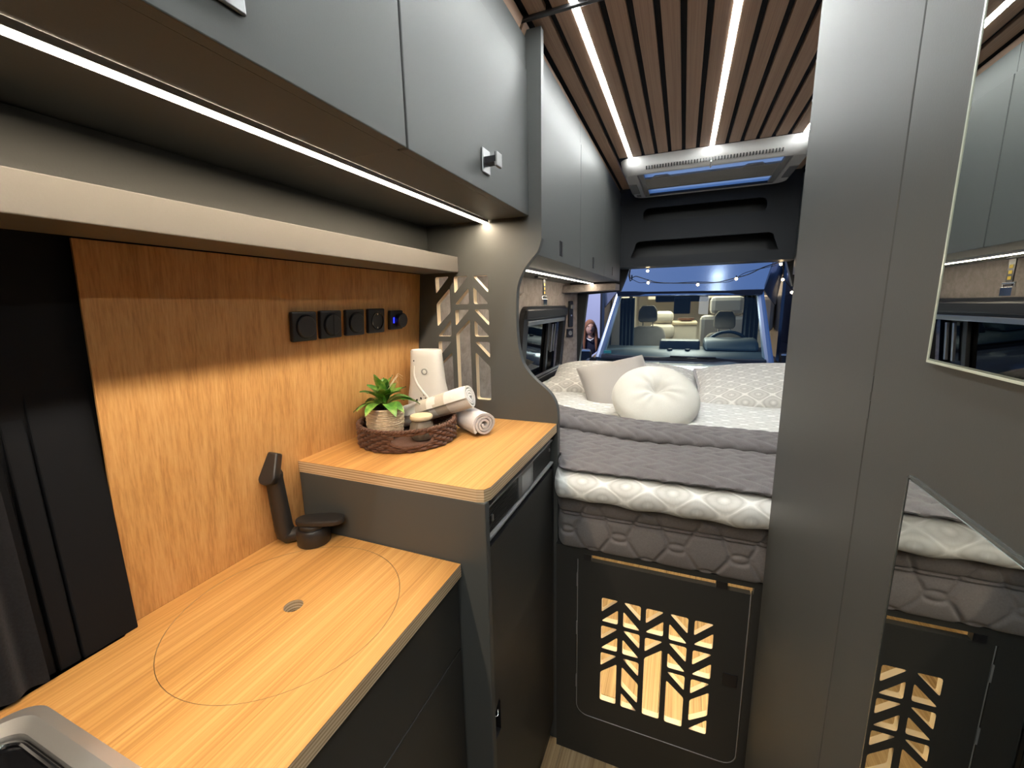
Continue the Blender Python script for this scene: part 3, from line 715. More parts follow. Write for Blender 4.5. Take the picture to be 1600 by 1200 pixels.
# rolled towels
def roll(name, p, d, ln, r0, r1, turns, th, mats, label, stripes=None, sq=.85, ph=0):
    """a cloth strip wound into a spiral and laid along d"""
    d = Vector(d).normalized(); up = Vector((0, 0, 1)); sd = up.cross(d).normalized(); up = d.cross(sd)
    n = int(turns * 26); m_ = 24; ins = []; 
    mb = MB(); A = np.zeros((2 * n + 2, m_ + 1, 3))
    for i in range(n + 1):
        f = i / n; q = ph + 2 * pi * turns * f; r = r0 + (r1 - r0) * f
        for side in (0, 1):
            rr = r + (th * .5 if side else -th * .5)
            row = i if side == 0 else 2 * n + 1 - i
            for j in range(m_ + 1):
                s_ = j / m_; e = 1 - .05 * abs(2 * s_ - 1) ** 6
                wob = 1 + .03 * sin(5 * s_ + 2 * q) + .02 * sin(3 * q + i * .1)
                v = Vector(p) + d * (ln * (s_ - .5) + .0008 * sin(q * 2)) + (sd * cos(q) * rr + up * sin(q) * rr * sq) * wob * e
                A[row, j] = v
    mb.grid(A)
    for side in (0, m_):     # close the cloth at both ends so the coil shows its edge
        o = len(mb.v); mb.v += [tuple(A[k, side]) for k in range(2 * n + 2)]
        for i in range(n): mb.f.append((o + i, o + i + 1, o + 2 * n - i, o + 2 * n + 1 - i)); mb.m.append(0)
    if stripes:
        for k, f in enumerate(mb.f):
            cx = sum(Vector(mb.v[i]).dot(d) for i in f) / len(f) - Vector(p).dot(d)
            for (s0, s1) in stripes:
                if s0 < cx / ln + .5 < s1: mb.m[k] = 1
    return tag(mb.build(name, mats, smooth=True, merge=True, recalc=True), label, 'towel')
roll('rolled_towel', (-.612, .950, UZ + .069), (.90, .10, .30), .215, .006, .033, 3.4, .0056, [M_towelw, M_towelb], 'white rolled towel with beige stripes resting on the tray rim', [(.30, .44), (.56, .70)], .95, .5)
roll('rolled_towel', (-.512, .985, UZ + .0325), (.80, -.55, .0), .105, .006, .036, 3.2, .007, [M_towelg], 'greyish white rolled towel lying on the raised worktop beside the tray', None, .86, 2.6)

# ================================================================== REAR: OVERHEAD LOCKERS, BULKHEAD, SKYLIGHT
RX = -.385; RZ = .1386
rl = ['grey overhead locker above the bed nearest the wavy partition', 'middle grey overhead locker above the bed on the window side', 'grey overhead locker above the bed by the rear bulkhead']
for k, (y0, y1) in enumerate(((1.152, 1.680), (1.682, 2.230), (2.232, 2.805))):
    t = thing('overhead_locker', (-.6, (y0 + y1) / 2, RZ), rl[k], 'cabinet', 'overhead lockers above the bed')
    MB().box(-.745, RX - .019, y0, y1, RZ + .001, RZ + .017).build('bottom', M_lam, t)
    MB().box(-.745, RX - .019, y0, y0 + .015, RZ + .017, .57).build('side', M_lam, t)
    MB().box(-.745, RX - .019, y1 - .015, y1, RZ + .017, .57).build('side', M_lam, t)
    MB().box(RX - .02, RX - .004, y0, y1, .5905, .664).build('filler', M_lam, t)
    d = MB().box(RX - .018, RX, y0 + .001, y1 - .001, RZ, .590).build('door', M_lam, t, bevel=.0015)
    MB().box(RX, RX + .003, (1.396, 1.945, 2.504)[k] - .014, (1.396, 1.945, 2.504)[k] + .014, .158, .206).build('latch', M_black, d, bevel=.004)
t = thing('overhead_locker', (.8, 1.9, RZ), 'dark overhead locker on the far side behind the bathroom wall', 'cabinet')
MB().box(.573, .98, 1.05, 2.805, RZ + .001, RZ + .017).build('bottom', M_lam, t)
MB().box(.555, .573, 1.052, 1.93, RZ, .59).build('door', M_lam, t, bevel=.0015)
MB().box(.555, .573, 1.932, 2.803, RZ, .59).build('door', M_lam, t, bevel=.0015)
MB().box(.559, .575, 1.05, 2.805, .5905, .664).build('filler', M_lam, t)
t = thing('light_strip', (-.56, 2.1, .13), 'warm light strip under the overhead lockers above the bed window', 'lamp')
MB().box(-.568, -.550, 1.17, 2.80, .1310, .1396).build('profile', M_alu, t)
MB().box(-.565, -.553, 1.17, 2.80, .1290, .1310).build('diffuser', M_led_r, t)
# hanging strap with buckle
t = thing('strap', (-.658, 2.08, 0), 'short black strap with yellow marks and a metal clip hanging beside the bed window', 'strap')
MB().box(-.668, -.648, 1.95, 2.10, .128, .139).build('mount', M_black, t, bevel=.003)
MB().box(-.660, -.656, 2.058, 2.092, .035, .130).build('band', M_black, t)
mb = MB()
for k in range(3): mb.box(-.6555, -.6550, 2.066, 2.084, .056 + k * .02, .068 + k * .02)
tag(mb.build('yellow_mark', mat('yellow_print', (.75, .55, .05), .5), t), kind='stuff')
mb = MB().tube([(-.658, 2.045, .03), (-.658, 2.045, .045), (-.658, 2.105, .045), (-.658, 2.105, .03)], .004, 8)
mb.box(-.664, -.652, 2.045, 2.105, .0, .03); mb.build('clip', M_chrome, t, bevel=.002)
# black controls on the corner pillar
t = thing('hatch_catch', (-.70, 2.92, -.1), 'long black catch on the suede corner pillar by the open rear', 'catch')
cp = Vector((-.738, 2.905, 0)); nx = Vector((.836, -.548, 0)); tx = Vector((.548, .836, 0))
def pilbox(a0, a1, z0, z1, d0, d1):
    mb = MB(); fr = [(a, z) for a in (a0, a1) for z in (z0, z1)]
    vs = [cp + tx * a + nx * d + Vector((0, 0, z)) for a in (a0, a1) for d in (d0, d1) for z in (z0, z1)]
    return mb.add(vs, [(0, 1, 3, 2), (4, 6, 7, 5), (0, 4, 5, 1), (2, 3, 7, 6), (0, 2, 6, 4), (1, 5, 7, 3)])
pilbox(-.015, .027, -.155, .025, .0, .014).build('plate', M_black, t, bevel=.006)
pilbox(-.004, .018, -.03, .0, .014, .03).build('lever', M_grey, t, bevel=.005)
pilbox(.002, .010, -.08, -.07, .014, .018).build('screw', M_alu, t)
t = thing('wall_socket', (-.70, 2.92, -.19), 'small square black socket below the catch on the suede corner pillar', 'socket')
pilbox(-.028, .030, -.225, -.168, 0, .01).build('frame', M_black, t, bevel=.003)
MB().lathe([(.016, 0), (.016, .003), (.012, .001), (0, .001)], (0, 0, 0), 24, cap=False).xf(Matrix.Translation(cp + nx * .01 + Vector((0, 0, -.197)) + tx * .001) @ nx.to_track_quat('Z', 'Y').to_matrix().to_4x4()).build('insert', M_grey, t, smooth=True)

# bulkhead with two open shelves
t = thing('bulkhead_shelf', (.08, 2.85, .2), 'black bulkhead with two open shelf slots over the rear doorway', 'shelf unit')
BK = 2.82
lower = [(-.322, .282), (.478, .282), (.452, .352)] + [(.452 - .028 * (1 - cos(q)), .352 + .026 * sin(q)) for q in np.linspace(.3, pi / 2, 5)] + [(-.268 - .030 * sin(q), .352 + .026 * cos(q)) for q in np.linspace(0, pi / 2 - .25, 5)] + [(-.298, .35)]
holed([(-.40, .225), (.57, .225), (.57, .70), (-.40, .70)], [rrect(-.256, .405, .488, .568, .034, 6), lower], 'front_panel', [M_bulk, M_bulk], ((0, BK + .009, 0), (1, 0, 0), (0, 0, 1), (0, -1, 0)), .018, t)
MB().box(-.40, .57, BK + .018, 2.99, .225, .243).build('shelf_board', M_bulk, t)
MB().box(-.40, .57, BK + .018, 2.99, .440, .455).build('shelf_board', M_bulk, t)
MB().box(-.40, .57, 2.975, 2.99, .243, .69).build('back_panel', M_black, t)
MB().box(-.40, -.385, BK + .018, 2.975, .243, .69).build('side_panel', M_bulk, t)
MB().box(.555, .57, BK + .018, 2.975, .243, .69).build('side_panel', M_bulk, t)

# ceiling light strips
cl = [('long white light strip in the slatted ceiling beside the overhead lockers', -.272), ('long white light strip along the middle of the slatted ceiling', .084), ('white light strip in the slatted ceiling near the bathroom wall', .440)]
for lb, x in cl:
    t = thing('light_strip', (x, 1.0, .69), lb, 'lamp', 'ceiling light strips')
    MB().box(x - .0085, x + .0085, -1.2, 1.093, .6925, .701).build('profile', M_alu, t)
    MB().box(x - .0085, x + .0085, 1.107, 2.232, .6925, .701).build('profile', M_alu, t)
    MB().box(x - .0082, x + .0082, -1.2, 1.093, .6892, .6925).build('diffuser', M_led_c, t)
    MB().box(x - .0082, x + .0082, 1.107, 2.232, .6892, .6925).build('diffuser', M_led_c, t)

# skylight
t = thing('skylight', (.085, 2.5, .62), 'white framed roof skylight with half-drawn grey blind at the end of the ceiling', 'skylight')
o0 = rrect(-.325, .495, 2.235, 2.800, .07, 8); o1 = rrect(-.320, .490, 2.241, 2.798, .07, 8); o2 = rrect(-.300, .470, 2.276, 2.785, .06, 8); i0 = rrect(-.245, .415, 2.292, 2.758, .012, 8); i1 = rrect(-.243, .413, 2.294, 2.756, .01, 8)
n = len(o0); mb = MB()
rings = [[(*p, .689) for p in o0], [(*p, .655) for p in o1], [(*p, .622) for p in o2], [(*p, .620) for p in i0], [(*p, .624) for p in i1], [(*p, .640) for p in i1]]
mb.add([q for r in rings for q in r], [(k * n + i, k * n + (i + 1) % n, (k + 1) * n + (i + 1) % n, (k + 1) * n + i) for k in range(5) for i in range(n)])
mb.build('frame', M_whitef, t, smooth=True, sharp=40)
mb = MB()
for i in range(46):
    x = -.20 + i * .0125
    A0 = Vector((x, 2.26, .640)); mb.box(x, x + .005, 2.250, 2.264, .634, .648)
tag(mb.build('vent_slots', M_black, t), kind='stuff')
for (x0, x1) in ((-.305, -.262), (.432, .470)): MB().box(x0, x1, 2.46, 2.66, .6175, .625).build('lamp_lens', M_lens, t, bevel=.004)
mb = MB()
for k in range(3): mb.box(-.285, -.262, 2.69 + k * .018, 2.70 + k * .018, .6185, .625)
tag(mb.build('buttons', M_grey, t), kind='stuff')
MB().box(-.232, .402, 2.395, 2.600, .6235, .6275).build('blind', fabric('grey_blind', (.20, .19, .18), (.26, .25, .24), 400), t)
MB().box(-.240, .410, 2.386, 2.397, .622, .630).build('blind_bar', M_grey, t)
MB().box(-.240, .410, 2.598, 2.607, .622, .630).build('blind_bar', M_grey, t)
for (x0, x1) in ((-.240, -.215), (.385, .410)): MB().box(x0, x1, 2.296, 2.753, .6215, .640).build('guide_rail', M_grey, t)
MB().box(-.240, .410, 2.738, 2.753, .6215, .640).build('guide_rail', M_blackm, t)
for x in (-.135, .275):
    MB().prism([(x - .05, 2.388), (x + .05, 2.388), (x + .03, 2.350), (x - .03, 2.350)], 'z', .621, .627).build('grip_tab', M_lens, t, bevel=.002)
MB().tube([(.085, 2.255, .632), (.085, 2.275, .618), (.085, 2.30, .618)], .004, 8).build('clip', M_white, t, smooth=True)
A = np.array([[(x, y, .632) for x in (-.243, .413)] for y in (2.294, 2.756)]); MB().grid(A).build('pane', M_sky, t)

# ================================================================== BED
t = thing('bed_base', (.08, 1.9, FLOOR), 'anthracite bed base with a locker under the mattress', 'bed base')
FY = 1.110
dr = rrect(-.2515, .1975, -1.283, -.7465, .035)
dr = [(-.2515, -.742)] + [(-.2515, -1.25)] + [(-.2515 + .035 * (1 - cos(q)), -1.25 - .034 * sin(q)) for q in np.linspace(.2, pi / 2, 6)] + [(.1625 + .037 * sin(q), -1.248 - .036 * cos(q)) for q in np.linspace(0, pi / 2, 7)] + [(.1995, -.742)]
fo = [(-.318, FLOOR), (.98, FLOOR), (.98, -.742), (.203, -.742), (.203, -1.248)] + [(.1625 + .0405 * cos(q), -1.248 - .0395 * sin(q)) for q in np.linspace(0, pi / 2, 7)] + [(-.2165, -1.2875)] + [(-.2165 - .0385 * sin(q), -1.25 - .0375 * cos(q)) for q in np.linspace(0, pi / 2, 7)] + [(-.255, -.742), (-.318, -.742)]
MB().prism(fo, 'y', FY, FY + .018).build('front_panel', M_lam2, t)
X = (-.179, -.116, -.0535, .0095, .0735); Wd = .048
def tri(c, z0, z1, k):   # k: which corner is cut away
    x0, x1 = X[c], X[c] + Wd
    return {'tl': [(x0, z1), (x1, z1), (x0, z0)], 'br': [(x0, z0), (x1, z0), (x1, z1)], 'tr': [(x0, z1), (x1, z1), (x1, z0)], 'bl': [(x0, z1), (x1, z0), (x0, z0)]}[k]
def quad(c, za, zb, z2, z3): return [(X[c], za), (X[c] + Wd, zb), (X[c] + Wd, z2), (X[c], z3)]
DH = [tri(0, -.900, -.852, 'tl'), tri(0, -.930, -.882, 'br'), tri(0, -.993, -.946, 'tl'), tri(0, -1.023, -.974, 'br'), tri(0, -1.085, -1.038, 'tl'), quad(0, -1.108, -1.066, -1.208, -1.208),
      tri(1, -.900, -.852, 'tr'), tri(1, -.932, -.882, 'bl'), tri(1, -.992, -.945, 'tr'), tri(1, -1.024, -.975, 'bl'), tri(1, -1.086, -1.039, 'tr'), quad(1, -1.069, -1.113, -1.180, -1.137), tri(1, -1.209, -1.161, 'bl'),
      tri(2, -.902, -.853, 'tl'), tri(2, -.930, -.882, 'br'), tri(2, -.995, -.948, 'tl'), quad(2, -1.017, -.975, -1.210, -1.210),
      tri(3, -.902, -.853, 'tr'), tri(3, -.934, -.884, 'bl'), tri(3, -.994, -.946, 'tr'), tri(3, -1.026, -.978, 'bl'), tri(3, -1.087, -1.040, 'tr'), quad(3, -1.070, -1.112, -1.211, -1.211),
      tri(4, -.902, -.854, 'tl'), tri(4, -.930, -.882, 'br'), tri(4, -.996, -.948, 'tl'), tri(4, -1.026, -.977, 'br'), tri(4, -1.091, -1.042, 'tl'), quad(4, -1.112, -1.070, -1.146, -1.182), tri(4, -1.210, -1.161, 'br')]
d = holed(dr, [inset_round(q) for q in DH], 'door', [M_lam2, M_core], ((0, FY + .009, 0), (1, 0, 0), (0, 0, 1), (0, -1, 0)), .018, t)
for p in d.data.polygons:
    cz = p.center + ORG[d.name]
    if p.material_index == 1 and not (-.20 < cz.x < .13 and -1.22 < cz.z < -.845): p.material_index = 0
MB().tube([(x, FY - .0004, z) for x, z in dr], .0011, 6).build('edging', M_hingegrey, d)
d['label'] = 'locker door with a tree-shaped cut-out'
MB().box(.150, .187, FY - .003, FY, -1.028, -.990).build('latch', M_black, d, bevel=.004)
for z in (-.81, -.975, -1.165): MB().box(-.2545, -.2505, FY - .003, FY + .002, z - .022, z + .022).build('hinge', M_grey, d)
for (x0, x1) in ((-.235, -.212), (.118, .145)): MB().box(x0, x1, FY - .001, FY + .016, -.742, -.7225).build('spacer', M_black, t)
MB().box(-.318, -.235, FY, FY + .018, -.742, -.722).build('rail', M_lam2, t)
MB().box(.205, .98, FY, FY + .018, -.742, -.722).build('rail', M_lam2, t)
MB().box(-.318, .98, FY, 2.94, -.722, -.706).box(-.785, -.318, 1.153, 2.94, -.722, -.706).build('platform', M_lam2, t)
MB().box(-.300, .60, FY + .022, FY + .060, -.785, -.770).build('batten', M_oak_floor, t)
MB().box(-.785, .98, 2.925, 2.94, FLOOR, -.722).build('rear_panel', M_oak_floor, t)
MB().box(-.785, -.770, 1.153, 2.925, FLOOR, -.722).build('side_panel', M_oak_floor, t)
t = thing('light_strip', (.08, 1.2, -.74), 'warm light strip inside the locker below the bed', 'lamp')
MB().box(-.30, .60, 1.495, 1.510, -.7285, -.7225).build('profile', M_alu, t)
MB().box(-.30, .60, 1.4965, 1.5085, -.7305, -.7285).build('diffuser', M_led_l, t)

# mattress: quilted front with piping, as relief in the cloth
mx0, mx1, my0, my1, mz0, mz1 = -.755, .965, 1.092, 2.84, -.704, -.528
xs = np.unique(np.concatenate([np.linspace(mx0, -.3171, 60), np.linspace(-.3161, mx1, 460)])); ss = np.linspace(0, 1, 70)
Xg, Sg = np.meshgrid(xs, ss)
Zg = mz0 + (mz1 - mz0) * Sg; zs = -.598
def gauss(d, w_): return np.exp(-(d / w_) ** 2)
g_ = np.zeros_like(Xg)
per = .290; xo = -.283
zm, zt, zb = -.645, -.552, -.706
per = .1495
loop = np.full_like(Xg, 9.); gr = np.full_like(Xg, 9.)
def segd(ax, az, bx, bz):
    dx, dz = bx - ax, bz - az; t_ = np.clip(((Xg - ax) * dx + (Zg - az) * dz) / (dx * dx + dz * dz), 0, 1)
    return np.hypot(Xg - ax - dx * t_, Zg - az - dz * t_)
for i in range(-4, 10):
    cx = xo + i * per
    for (lx, lz, rz_) in ((cx, zm, .0115), (cx + per * .55, zt, .010), (cx + per / 2, zb, .011)):
        e = np.sqrt(((Xg - lx) / .0215) ** 2 + ((Zg - lz) / rz_) ** 2); loop = np.minimum(loop, np.abs(e - 1) * .0115)
    for s_ in (-1, 1):
        gr = np.minimum(gr, segd(cx + s_ * .021, zm, cx + s_ * (per / 2 - .018), zb + .003))
        gr = np.minimum(gr, segd(cx + s_ * .019, zm + .004, cx + per * .05 * s_ + s_ * (per / 2 - .024), zt - .006))
low = Zg < zs
dist = np.minimum(gr, loop)
h_ = -.0062 * gauss(dist, .0048)
pip = np.abs(Zg - zs); h_ += .004 * gauss(pip, .0028) - .006 * gauss(pip - .007, .004)
puff = .012 * np.sin(pi * np.clip((Zg - mz0) / (zs - mz0), 0, 1)) ** .6 * low + .016 * np.sin(pi * np.clip((Zg - zs) / (mz1 - zs), 0, 1)) ** .6 * (~low)
Yg = my0 + .014 - puff - h_ * 1.0 + .030 * np.clip((-.288 - Xg) / .028, 0, 1) ** 2
Yg = np.where(Xg < -.3170, np.maximum(Yg, 1.158), Yg)
A = np.stack([Xg, Yg, Zg], -1)
mb = MB().grid(A)
b0 = [tuple(A[0, 0]), tuple(A[0, -1]), tuple(A[-1, -1]), tuple(A[-1, 0])]
mb.add([tuple(q) for q in A[-1]] + [(x, my1, mz1) for x in xs], [(i, i + 1, 520 + i + 1, 520 + i) for i in range(519)])
mb.add([tuple(q) for q in A[0]] + [(x, my1, mz0) for x in xs], [(i, i + 1, 520 + i + 1, 520 + i) for i in range(519)])
mb.add([(mx0, my1, mz0), (mx1, my1, mz0), (mx1, my1, mz1), (mx0, my1, mz1)], [(0, 1, 2, 3)])
for x, y_ in ((mx0, 1.158), (mx1, my0 + .014)): mb.add([(x, y_, mz0), (x, my1, mz0), (x, my1, mz1), (x, y_, mz1)], [(0, 1, 2, 3)])
tag(mb.build('mattress', M_mattress, smooth=True, sharp=60), 'grey quilted mattress with piped seam on the bed base', 'mattress')

def sheet(name, prof, x0, x1, nx_, disp, mats, thick, parent=None, uvs=1., wav=None):
    """a cloth whose side view is prof (y, z), drawn along x; disp(x, s) pushes it out along its normal"""
    pr_ = np.array(prof); seg = np.sqrt((np.diff(pr_, axis=0) ** 2).sum(1)); cum = np.concatenate([[0], np.cumsum(seg)])
    ns = max(12, int(cum[-1] / .006)); s_ = np.linspace(0, cum[-1], ns)
    y = np.interp(s_, cum, pr_[:, 0]); z = np.interp(s_, cum, pr_[:, 1])
    for _ in range(3):
        y[1:-1] = (y[:-2] + 2 * y[1:-1] + y[2:]) / 4; z[1:-1] = (z[:-2] + 2 * z[1:-1] + z[2:]) / 4
    ty, tz = np.gradient(y), np.gradient(z); l_ = np.sqrt(ty ** 2 + tz ** 2); ny, nz = tz / l_, -ty / l_
    x = np.concatenate([np.linspace(x0, -.3171, int(nx_ * .27)), np.linspace(-.3161, x1, int(nx_ * .73))]); Xg, Sg = np.meshgrid(x, s_)
    D = disp(Xg, Sg, cum[-1])
    Y = y[:, None] + ny[:, None] * D; Z = z[:, None] + nz[:, None] * D
    if wav is not None:
        dy, dz = wav(Xg, Sg, cum[-1]); Y = Y + dy; Z = Z + dz
    rc = .050 * np.clip((-.284 - Xg) / .032, 0, 1) ** 2 * np.clip((1.17 - Y) / .10, 0, 1)      # the cloth's front corner is rounded off beside the fridge
    Y = np.where(Xg < -.3170, np.maximum(Y, 1.160), Y + rc)
    A = np.stack([Xg, Y, Z], -1)
    Yb = Y - ny[:, None] * thick; Zb = Z - nz[:, None] * thick; Yb = Yb + np.where(Xg < -.3170, 0, 0); Yb = np.where(Xg < -.3170, np.maximum(Yb, 1.161), Yb); B = np.stack([Xg, Yb, Zb], -1)
    uv = np.stack([Xg * uvs, Sg * uvs], -1)
    mb = MB(); full = np.concatenate([A, B[::-1]], 0); uvf = np.concatenate([uv, uv[::-1]], 0)
    mb.grid(np.concatenate([full, full[:1]], 0), uv=np.concatenate([uvf, uvf[:1]], 0))
    for e in (0, -1):
        o = len(mb.v); mb.v += [tuple(q) for q in A[:, e]] + [tuple(q) for q in B[:, e]]
        for i in range(ns - 1): mb.f.append((o + i, o + i + 1, o + ns + i + 1, o + ns + i)); mb.m.append(0)
    return mb.build(name, mats, parent, smooth=True, sharp=70)
def rng_noise(seed, sc):
    rs = np.random.RandomState(seed); ph = rs.rand(8, 2) * 6.28; fr_ = (rs.rand(8, 2) - .5) * 2 * sc
    return lambda X, Y: sum(np.sin(fr_[i, 0] * X + fr_[i, 1] * Y + ph[i, 0]) for i in range(8)) / 8
nz1 = rng_noise(3, 26); nz2 = rng_noise(5, 14)
# duvet: thick white cloth with a rolled front edge
prof = [(2.84, -.455), (1.80, -.446), (1.55, -.448), (1.30, -.452), (1.14, -.458), (1.09, -.461), (1.062, -.468), (1.043, -.485), (1.039, -.508), (1.048, -.529), (1.085, -.537)]
dv = sheet('duvet', prof, -.75, .965, 260, lambda X, s_, T: .006 * nz1(X, s_ * 1.5) + .004 * np.sin(X * 2 * pi / .12) * np.exp(-((s_ - T + .07) / .05) ** 2), M_duvet, .035)
tag(dv, 'white leaf-print duvet spread over the mattress', 'duvet')
# cable quilt, folded back on itself
def cable(X, s_, T):
    rowh = .070; pitch = .058
    p_ = (s_ / rowh) % 1; tri2 = np.abs(2 * p_ - 1)
    ph = (X / pitch + tri2 * .95) % 1
    lobes = np.abs(np.sin(pi * ph)) ** .42
    rowg = np.exp(-((np.minimum(p_, 1 - p_)) * rowh / .004) ** 2) + np.exp(-((p_ - .5) * rowh / .003) ** 2) * .5
    return .0095 * lobes - .0035 * rowg + .004 * nz2(X, s_) - .001
def qwav(X, s_, T):
    left = np.clip((-X - .12) / .35, 0, 1) ** 1.5
    fold = np.clip((T * .52 - s_) / .1, 0, 1)
    return (left * .14 * np.clip((T * .52 - s_) / (T * .3), 0, 1), .008 * nz1(X * .6, s_ * .5) + left * .006 * fold)
# the under layer lies in front of the fold: walk the outline from the far edge over the fold, under it, then on to the front edge
prof = [(1.505, -.432), (1.492, -.416), (1.46, -.408), (1.42, -.406), (1.375, -.408), (1.346, -.416), (1.335, -.427), (1.345, -.4355), (1.40, -.438), (1.415, -.4385), (1.40, -.4390), (1.32, -.4385), (1.22, -.4385), (1.15, -.441), (1.11, -.444), (1.084, -.447), (1.076, -.453)]
q = sheet('quilt', prof, -.745, .962, 330, cable, M_quilt, .006, wav=qwav)
tag(q, 'grey cable-pattern quilt folded back over the white duvet', 'blanket')

def pillow(name, c, hw, hh, th, rot, mt, label, puff=.5, cornx=.0, seed=1, piping=None, pu=1.):
    n = 56; u = np.linspace(-1, 1, n); Ug, Vg = np.meshgrid(u, u)
    nf = rng_noise(seed, 5)
    edge = np.clip((1 - np.abs(Ug) ** 3.2), 0, 1) ** puff * np.clip((1 - np.abs(Vg) ** 3.2), 0, 1) ** puff
    pinx = 1 - .09 * (1 - Vg ** 2) ** 1.0 * np.abs(Ug) ** 3 * -1 * 0; k = .07
    Xl = hw * Ug * (1 - k * (1 - Vg ** 2) * 0 - k * (1 - np.abs(Vg)) * (np.abs(Ug) > .0) * np.abs(Ug) ** 4)
    Yl = hh * Vg * (1 - k * (1 - np.abs(Ug)) * np.abs(Vg) ** 4)
    mb = MB()
    uv = np.stack([Ug * hw * pu, Vg * hh * pu], -1)
    T = th * edge * (1 + .12 * nf(Ug, Vg)) + .0015
    Mx = Matrix.Translation(c) @ rot
    for s_ in (1, -1): mb.grid(np.stack([Xl, Yl, s_ * T], -1), uv=uv)
    t_ = thing(name, tuple(c), label, 'pillow' if name == 'pillow' else 'cushion')
    mb.xf(Mx).build('cover', mt, t_, smooth=True, merge=True, sharp=80)
    ring = [(Xl[0, i], Yl[0, i], 0) for i in range(n)] + [(Xl[i, -1], Yl[i, -1], 0) for i in range(1, n)] + [(Xl[-1, i], Yl[-1, i], 0) for i in range(n - 2, -1, -1)] + [(Xl[i, 0], Yl[i, 0], 0) for i in range(n - 2, 0, -1)]
    MB().tube([Mx @ Vector(q) for q in ring], .009 if piping else .0028, 6, closed=True).build('seam', piping or mt, t_, smooth=True)
    return t_
def eul(x, y, z): return Matrix.Rotation(z, 4, 'Z') @ Matrix.Rotation(y, 4, 'Y') @ Matrix.Rotation(x, 4, 'X')
pillow('pillow', Vector((-.30, 2.34, -.432)), .41, .27, .080, eul(.15, .02, .04), M_sheet, 'pale fan-print pillow on the window side of the bed', .55, seed=4)
pillow('pillow', Vector((.49, 2.27, -.415)), .42, .28, .080, eul(.20, -.04, -.03), M_sheet, 'pale fan-print pillow beside the bathroom wall', .55, seed=9, piping=M_satin)
pillow('satin_cushion', Vector((-.268, 2.0, -.392)), .165, .165, .050, eul(.72, .0, .12) @ Matrix.Rotation(.30, 4, 'Z'), M_satin, 'square taupe satin cushion leaning behind the round one', .6, seed=12)
# round tufted cushion
CC = Vector((-.086, 1.72, -.372)); CR = .168
t = thing('round_cushion', tuple(CC), 'round cream plush cushion with a tufted centre in front of the pillows', 'cushion')
nr, na = 26, 96; mb = MB()
for side in (1, -1):
    A = np.zeros((nr, na, 3))
    for i in range(nr):
        rho = i / (nr - 1)
        for j in range(na):
            q = 2 * pi * j / na; T = .062 * (1 - rho ** 2.6) ** .5
            T -= .026 * math.exp(-(rho / .17) ** 2) + .008 * math.exp(-(rho / .42) ** 2)
            T += .0035 * sin(9 * q + 1.3 * sin(3 * q)) * math.exp(-((rho - .33) / .22) ** 2) * rho ** .5 * 1.4
            A[i, j] = (CR * rho * cos(q), CR * rho * sin(q), side * T)
    mb.grid(A, wrap=True)
Mx = Matrix.Translation(CC) @ eul(.62, .10, .05)
mb.xf(Mx).build('cover', M_plush, t, smooth=True, merge=True, sharp=80)
MB().lathe([(.0, -.002), (.008, 0), (.006, .003), (0, .004)], (0, 0, .014), 16, cap=False).xf(Mx).build('tuft_button', M_plush, t, smooth=True)

# ================================================================== MIRRORS ON THE BATHROOM WALL
def mirror(z0, z1, lb):
    t = thing('mirror', (.21, .3, z0), lb, 'mirror')
    y0, y1 = .05, .484
    MB().box(.2062, .2098, y0, y1, z0, z1).build('glass', M_mirror, t, bevel=.0015, seg=1)
    e = MB(); e.box(.2058, .2100, y1, y1 + .0022, z0 - .0022, z1); e.box(.2058, .2100, y0, y1, z0 - .0022, z0) if z1 > .1 else e.box(.2058, .2100, y0, y1, z1, z1 + .0022)
    e.build('polished_edge', mat('glass_edge', (.55, .6, .5), .15, spec=.8) if z1 > .1 else mat('dark_glass_edge', (.06, .065, .06), .2, spec=.6), t)
mirror(-.055, .62, 'upper tall mirror on the bathroom wall reflecting the overhead lockers')
mirror(-1.30, -.167, 'lower mirror on the bathroom wall reflecting the mattress and locker door')

# ================================================================== FAIRY LIGHTS
t = thing('fairy_lights', (.1, 2.97, .15), 'string of fairy lights hung across the open rear doorway', 'fairy lights')
FYs = 2.965
wire = [(-.342, .196), (-.335, .165), (-.30, .176), (-.235, .153), (-.16, .131), (-.036, .122), (.08, .118), (.188, .118), (.294, .142), (.36, .160), (.43, .195), (.492, .214), (.525, .219), (.54, .17), (.545, .125), (.575, .085), (.60, .045), (.64, .02)]
MB().tube([(x, FYs, z) for x, z in spl(wire, 4)], .0028, 6).build('cable', M_black, t, smooth=True)
MB().tube([(x, FYs + .004, z) for x, z in spl([(-.335, .165), (-.28, .135), (-.222, .134), (-.1, .124), (.08, .126), (.25, .118), (.33, .165), (.40, .185), (.50, .205)], 4)], .0018, 5).build('cable', M_black, t, smooth=True)
MB().tube([(-.338, FYs, .225), (-.345, FYs - .01, .18), (-.335, FYs - .012, .145), (-.325, FYs - .01, .155), (-.328, FYs, .185)], .004, 6).build('hook', M_black, t, smooth=True)
for i, (x, z) in enumerate([(-.228, .207), (-.222, .131), (.079, .108), (.294, .135), (.522, .210), (.539, .121), (.592, .045)]):
    b = MB().lathe([(.0, -.008), (.006, -.005), (.0075, 0), (.006, .005), (.0, .008)], (x, FYs - .004, z), 12, cap=False).build('bulb', M_bulb, t, smooth=True)
    MB().tube([(x, FYs - .004, z + .007), (x, FYs, z + .018)], .004, 8).build('socket', M_black, b)

